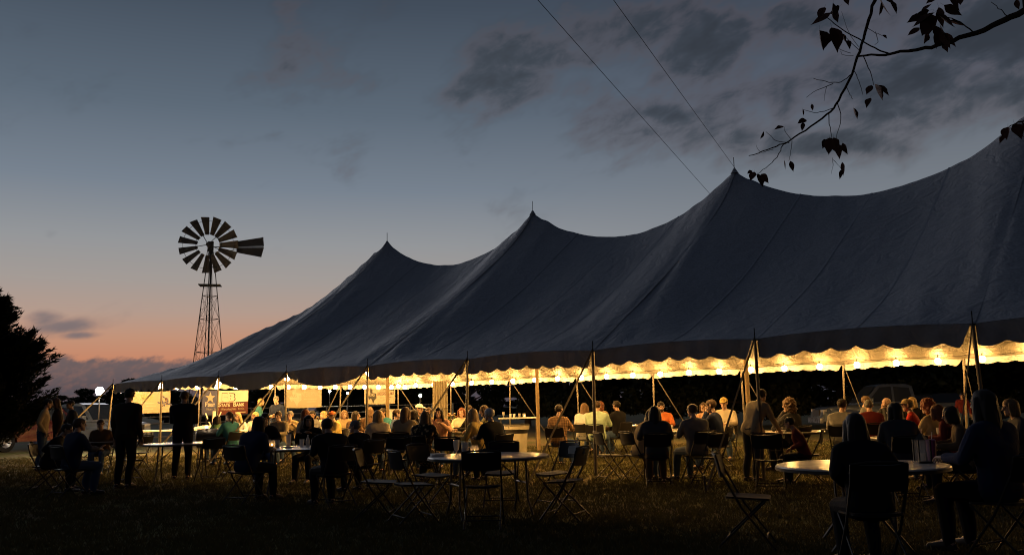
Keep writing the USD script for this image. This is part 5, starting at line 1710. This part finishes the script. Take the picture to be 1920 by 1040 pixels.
main = twig([(2090, -10), (1935, 18), (1885, 37), (1830, 62), (1770, 82), (1720, 92), (1660, 103), (1608, 106)], 3.4, 3.9, .016, .0042)
obj('branch', MB().tube([(.06, .02, 2.7), (main[0] + [.1, .02, 2.72]) / 2 + [0, 0, .03], main[0]], [.06, .035, .020], 8).mesh(), BARK, t, smooth=60)
sec = twig([(1700, -130), (1655, -45), (1641, 0), (1626, 50), (1612, 95), (1597, 140), (1572, 190), (1552, 215), (1510, 245), (1470, 270), (1440, 280), (1404, 292)], 3.3, 3.9, .0085, .0018)
obj('branch', MB().tube([(.14, -.02, 3.4), (sec[0] + [.14, -.02, 3.4]) / 2 + [0, 0, .1], sec[0]], [.05, .028, .0105], 8).mesh(), BARK, t, smooth=60)
for pts, r0 in (([(1668, 101), (1640, 90), (1610, 72), (1580, 56), (1550, 33)], .0045), ([(1598, 138), (1578, 155), (1555, 155), (1525, 147)], .003), ([(1562, 157), (1543, 165), (1527, 171), (1512, 183)], .0024), ([(1600, 130), (1611, 152), (1618, 178)], .0026), ([(1550, 163), (1546, 178), (1545, 190)], .0016),
                ([(1618, 104), (1632, 135), (1638, 160)], .003), ([(1554, 213), (1556, 240), (1560, 262)], .0028), ([(1570, 193), (1578, 222), (1568, 260)], .0028), ([(1562, 203), (1530, 213), (1506, 206)], .0024), ([(1588, 165), (1596, 182), (1599, 186)], .002), ([(1484, 262), (1472, 248), (1470, 238)], .0018),
                ([(1480, 268), (1455, 265), (1436, 247)], .0024), ([(1469, 271), (1458, 295), (1435, 316), (1418, 328)], .0028), ([(1485, 264), (1482, 290), (1479, 302)], .0018), ([(1450, 280), (1425, 288), (1418, 272)], .0016), ([(1826, 62), (1795, 36), (1755, 28)], .004), ([(1890, 34), (1878, 20), (1858, 4)], .003), ([(1641, 60), (1648, 80), (1640, 84)], .002), ([(1612, 95), (1575, 60), (1556, 68)], .002), ([(1625, 52), (1640, 62), (1662, 70)], .002),
                ([(1610, 88), (1590, 62), (1578, 22)], .0016), ([(1595, 100), (1570, 92), (1566, 75)], .0016), ([(1600, 105), (1580, 104), (1575, 96)], .0016), ([(1562, 300), (1568, 305), (1578, 318)], .0016), ([(1561, 296), (1562, 310), (1559, 326)], .0014)):
    twig(pts, 3.68, 3.68 + r.uniform(-.10, .10), r0 * .78, r0 * .4)


def leaf(px, py, length, ang, wide=.5, d=3.68):
    """One drooping leaf: stalk end at (px, py), pointing ang degrees from straight down (to the right positive)."""
    L = length * d / FPX; p = hit(px, py, d + r.uniform(-.06, .06)) - tk
    a = math.radians(ang); dirn = np.array([math.sin(a), r.uniform(-.25, .25), -math.cos(a)]); dirn /= np.linalg.norm(dirn)
    tw = r.uniform(-1.15, 1.15); curl = r.uniform(.05, .34)
    w = np.array([math.cos(a) * math.cos(tw), math.sin(tw), math.sin(a) * math.cos(tw)]); nrm = np.cross(dirn, w)
    prof = [(-.22, .015), (0, .02), (.04, .24), (.11, .58), (.22, .90), (.36, 1.0), (.52, .88), (.66, .64), (.78, .38), (.89, .15), (1.0, .01)]
    rows = []; fold = r.uniform(.15, .85)
    for u_, q in prof:
        c = p + dirn * L * u_ + nrm * L * (curl * u_ * abs(u_))
        e = wide * L * .5 * q * r.uniform(.9, 1.1)
        rows.append([c - w * e + nrm * e * fold, c, c + w * e + nrm * e * fold * 1.2])
    obj('leaf', MB().grid(np.array(rows)).mesh(), LEAF_DARK, t, smooth=True)


for l in ((1536, 57, 54, -8, .62), (1559, 52, 56, 4, .52), (1574, 62, 26, 12, .7), (1556, 24, 46, -52, .42), (1562, 6, 34, -20, .7), (1574, 12, 26, -60, .6), (1583, -8, 24, 15, .5), (1586, 76, 20, 20, .7), (1648, -6, 46, 8, .42), (1658, -4, 26, 40, .45), (1640, 158, 36, 6, .62), (1648, 160, 30, 30, .5), (1634, 160, 28, -25, .5), (1632, 184, 26, -20, .5),
          (1600, 202, 24, 2, .55), (1556, 258, 36, -6, .6), (1563, 258, 32, 10, .6), (1550, 262, 26, -30, .55), (1572, 270, 30, 8, .5), (1580, 268, 26, 20, .45), (1522, 195, 18, 6, .35), (1505, 204, 16, -12, .3), (1432, 246, 17, -40, .65), (1470, 238, 20, -70, .5), (1512, 225, 20, -60, .7), (1506, 230, 18, -10, .5), (1482, 302, 22, 10, .45), (1470, 300, 20, -8, .4),
          (1579, 304, 28, 10, .35), (1578, 318, 20, -20, .45), (1414, 322, 22, -20, .7), (1420, 326, 28, 10, .6), (1428, 326, 24, 30, .6), (1410, 320, 14, -50, .6), (1655, 66, 12, 30, .6), (1752, 24, 62, -46, .40), (1748, 28, 58, -20, .42), (1742, 20, 40, -75, .4), (1758, 26, 46, 24, .45), (1738, 40, 46, -30, .5), (1752, 48, 44, 6, .45), (1764, 60, 40, 24, .42), (1762, 46, 44, -4, .5), (1772, 62, 36, 40, .45),
          (1735, 60, 34, -24, .5), (1728, 30, 40, -62, .42), (1746, 8, 34, -38, .5), (1760, 14, 44, 12, .42), (1752, 66, 36, -12, .5), (1768, 76, 30, 16, .45), (1778, 40, 32, 52, .42), (1724, 52, 30, -48, .5), (1652, 4, 34, -22, .5), (1668, 2, 30, 22, .5), (1546, 14, 30, -24, .6), (1566, 22, 24, 16, .6), (1770, 10, 40, 60, .45), (1780, -4, 36, 20, .4), (1800, -4, 26, -12, .5), (1756, -10, 30, -50, .5), (1905, 0, 22, 20, .5), (1918, -6, 26, -10, .6), (1890, 238, 30, -10, .7), (1902, 232, 36, 10, .6), (1916, 228, 34, -4, .6), (1884, 252, 22, -24, .5), (1896, 240, 30, 30, .5)):
    leaf(*l)
twig([(1990, 190), (1950, 222), (1905, 230), (1892, 238)], 3.5, 3.68, .005, .002)
# its crown, high above the frame
cc, cr = [], []
for q in range(46):
    x, y = r.uniform(-6.5, 5.5), r.uniform(-9.5, 2.2)
    cc.append((x, y, 6.3 + max(0, y) * .5 + r.uniform(0, 2.2))); cr.append((1.5, 1.5, .8))
v, f = leaf_cloud(cc, cr, 15000, .14, 33)
obj('crown', MB().add(v, f).mesh(), LEAF_DARK, t)

# ------------------------------------------------------------------ grass
GRASS = leaf_look('grass_blades', (.125, .115, .045), .5)
r = np.random.default_rng(5)
scope = UsdGeom.PointInstancer.Define(stage, '/World/grass')
protos = []
for k in range(4):
    v, f = [], []
    for q in range(9):
        a = r.uniform(0, 6.28); x, y = r.normal(0, .045, 2); h = r.uniform(.025, .065); w = .004
        dx, dy = math.cos(a), math.sin(a); b = r.uniform(.01, .05); e = r.uniform(0, 6.28)
        i0 = len(v)
        v += [(x - dx * w, y - dy * w, -.01), (x + dx * w, y + dy * w, -.01), (x + dx * w * .7 + b * .4 * math.cos(e), y + dy * w * .7 + b * .4 * math.sin(e), h * .6), (x + b * math.cos(e), y + b * math.sin(e), h)]
        f += [(i0, i0 + 1, i0 + 2), (i0, i0 + 2, i0 + 3)]
    m = usdkit.mesh(stage, f'/World/grass/tuft_{k}', (np.array(v), np.array(f)), GRASS)
    protos.append(m.GetPath())
N = 42000
d = 5 + 24 * r.uniform(0, 1, N) ** 1.25
px = r.uniform(-120, 2040, N)
x = (px - 960) / FPX * d * 1.02
z = ground_height(x, d)
scope.CreatePrototypesRel().SetTargets(protos)
scope.CreateProtoIndicesAttr(Vt.IntArray.FromNumpy(r.integers(0, 4, N).astype(np.int32)))
scope.CreatePositionsAttr(Vt.Vec3fArray.FromNumpy(np.stack([x, d, z], 1).astype(np.float32)))
ang = r.uniform(0, np.pi, N)
qs = Vt.QuathArray([Gf.Quath(float(math.cos(a)), 0, 0, float(math.sin(a))) for a in ang])
scope.CreateOrientationsAttr(qs)
sc = r.uniform(.7, 1.5, N)
scope.CreateScalesAttr(Vt.Vec3fArray.FromNumpy(np.stack([sc, sc, sc], 1).astype(np.float32)))
setdata(scope.GetPrim(), kind='stuff')
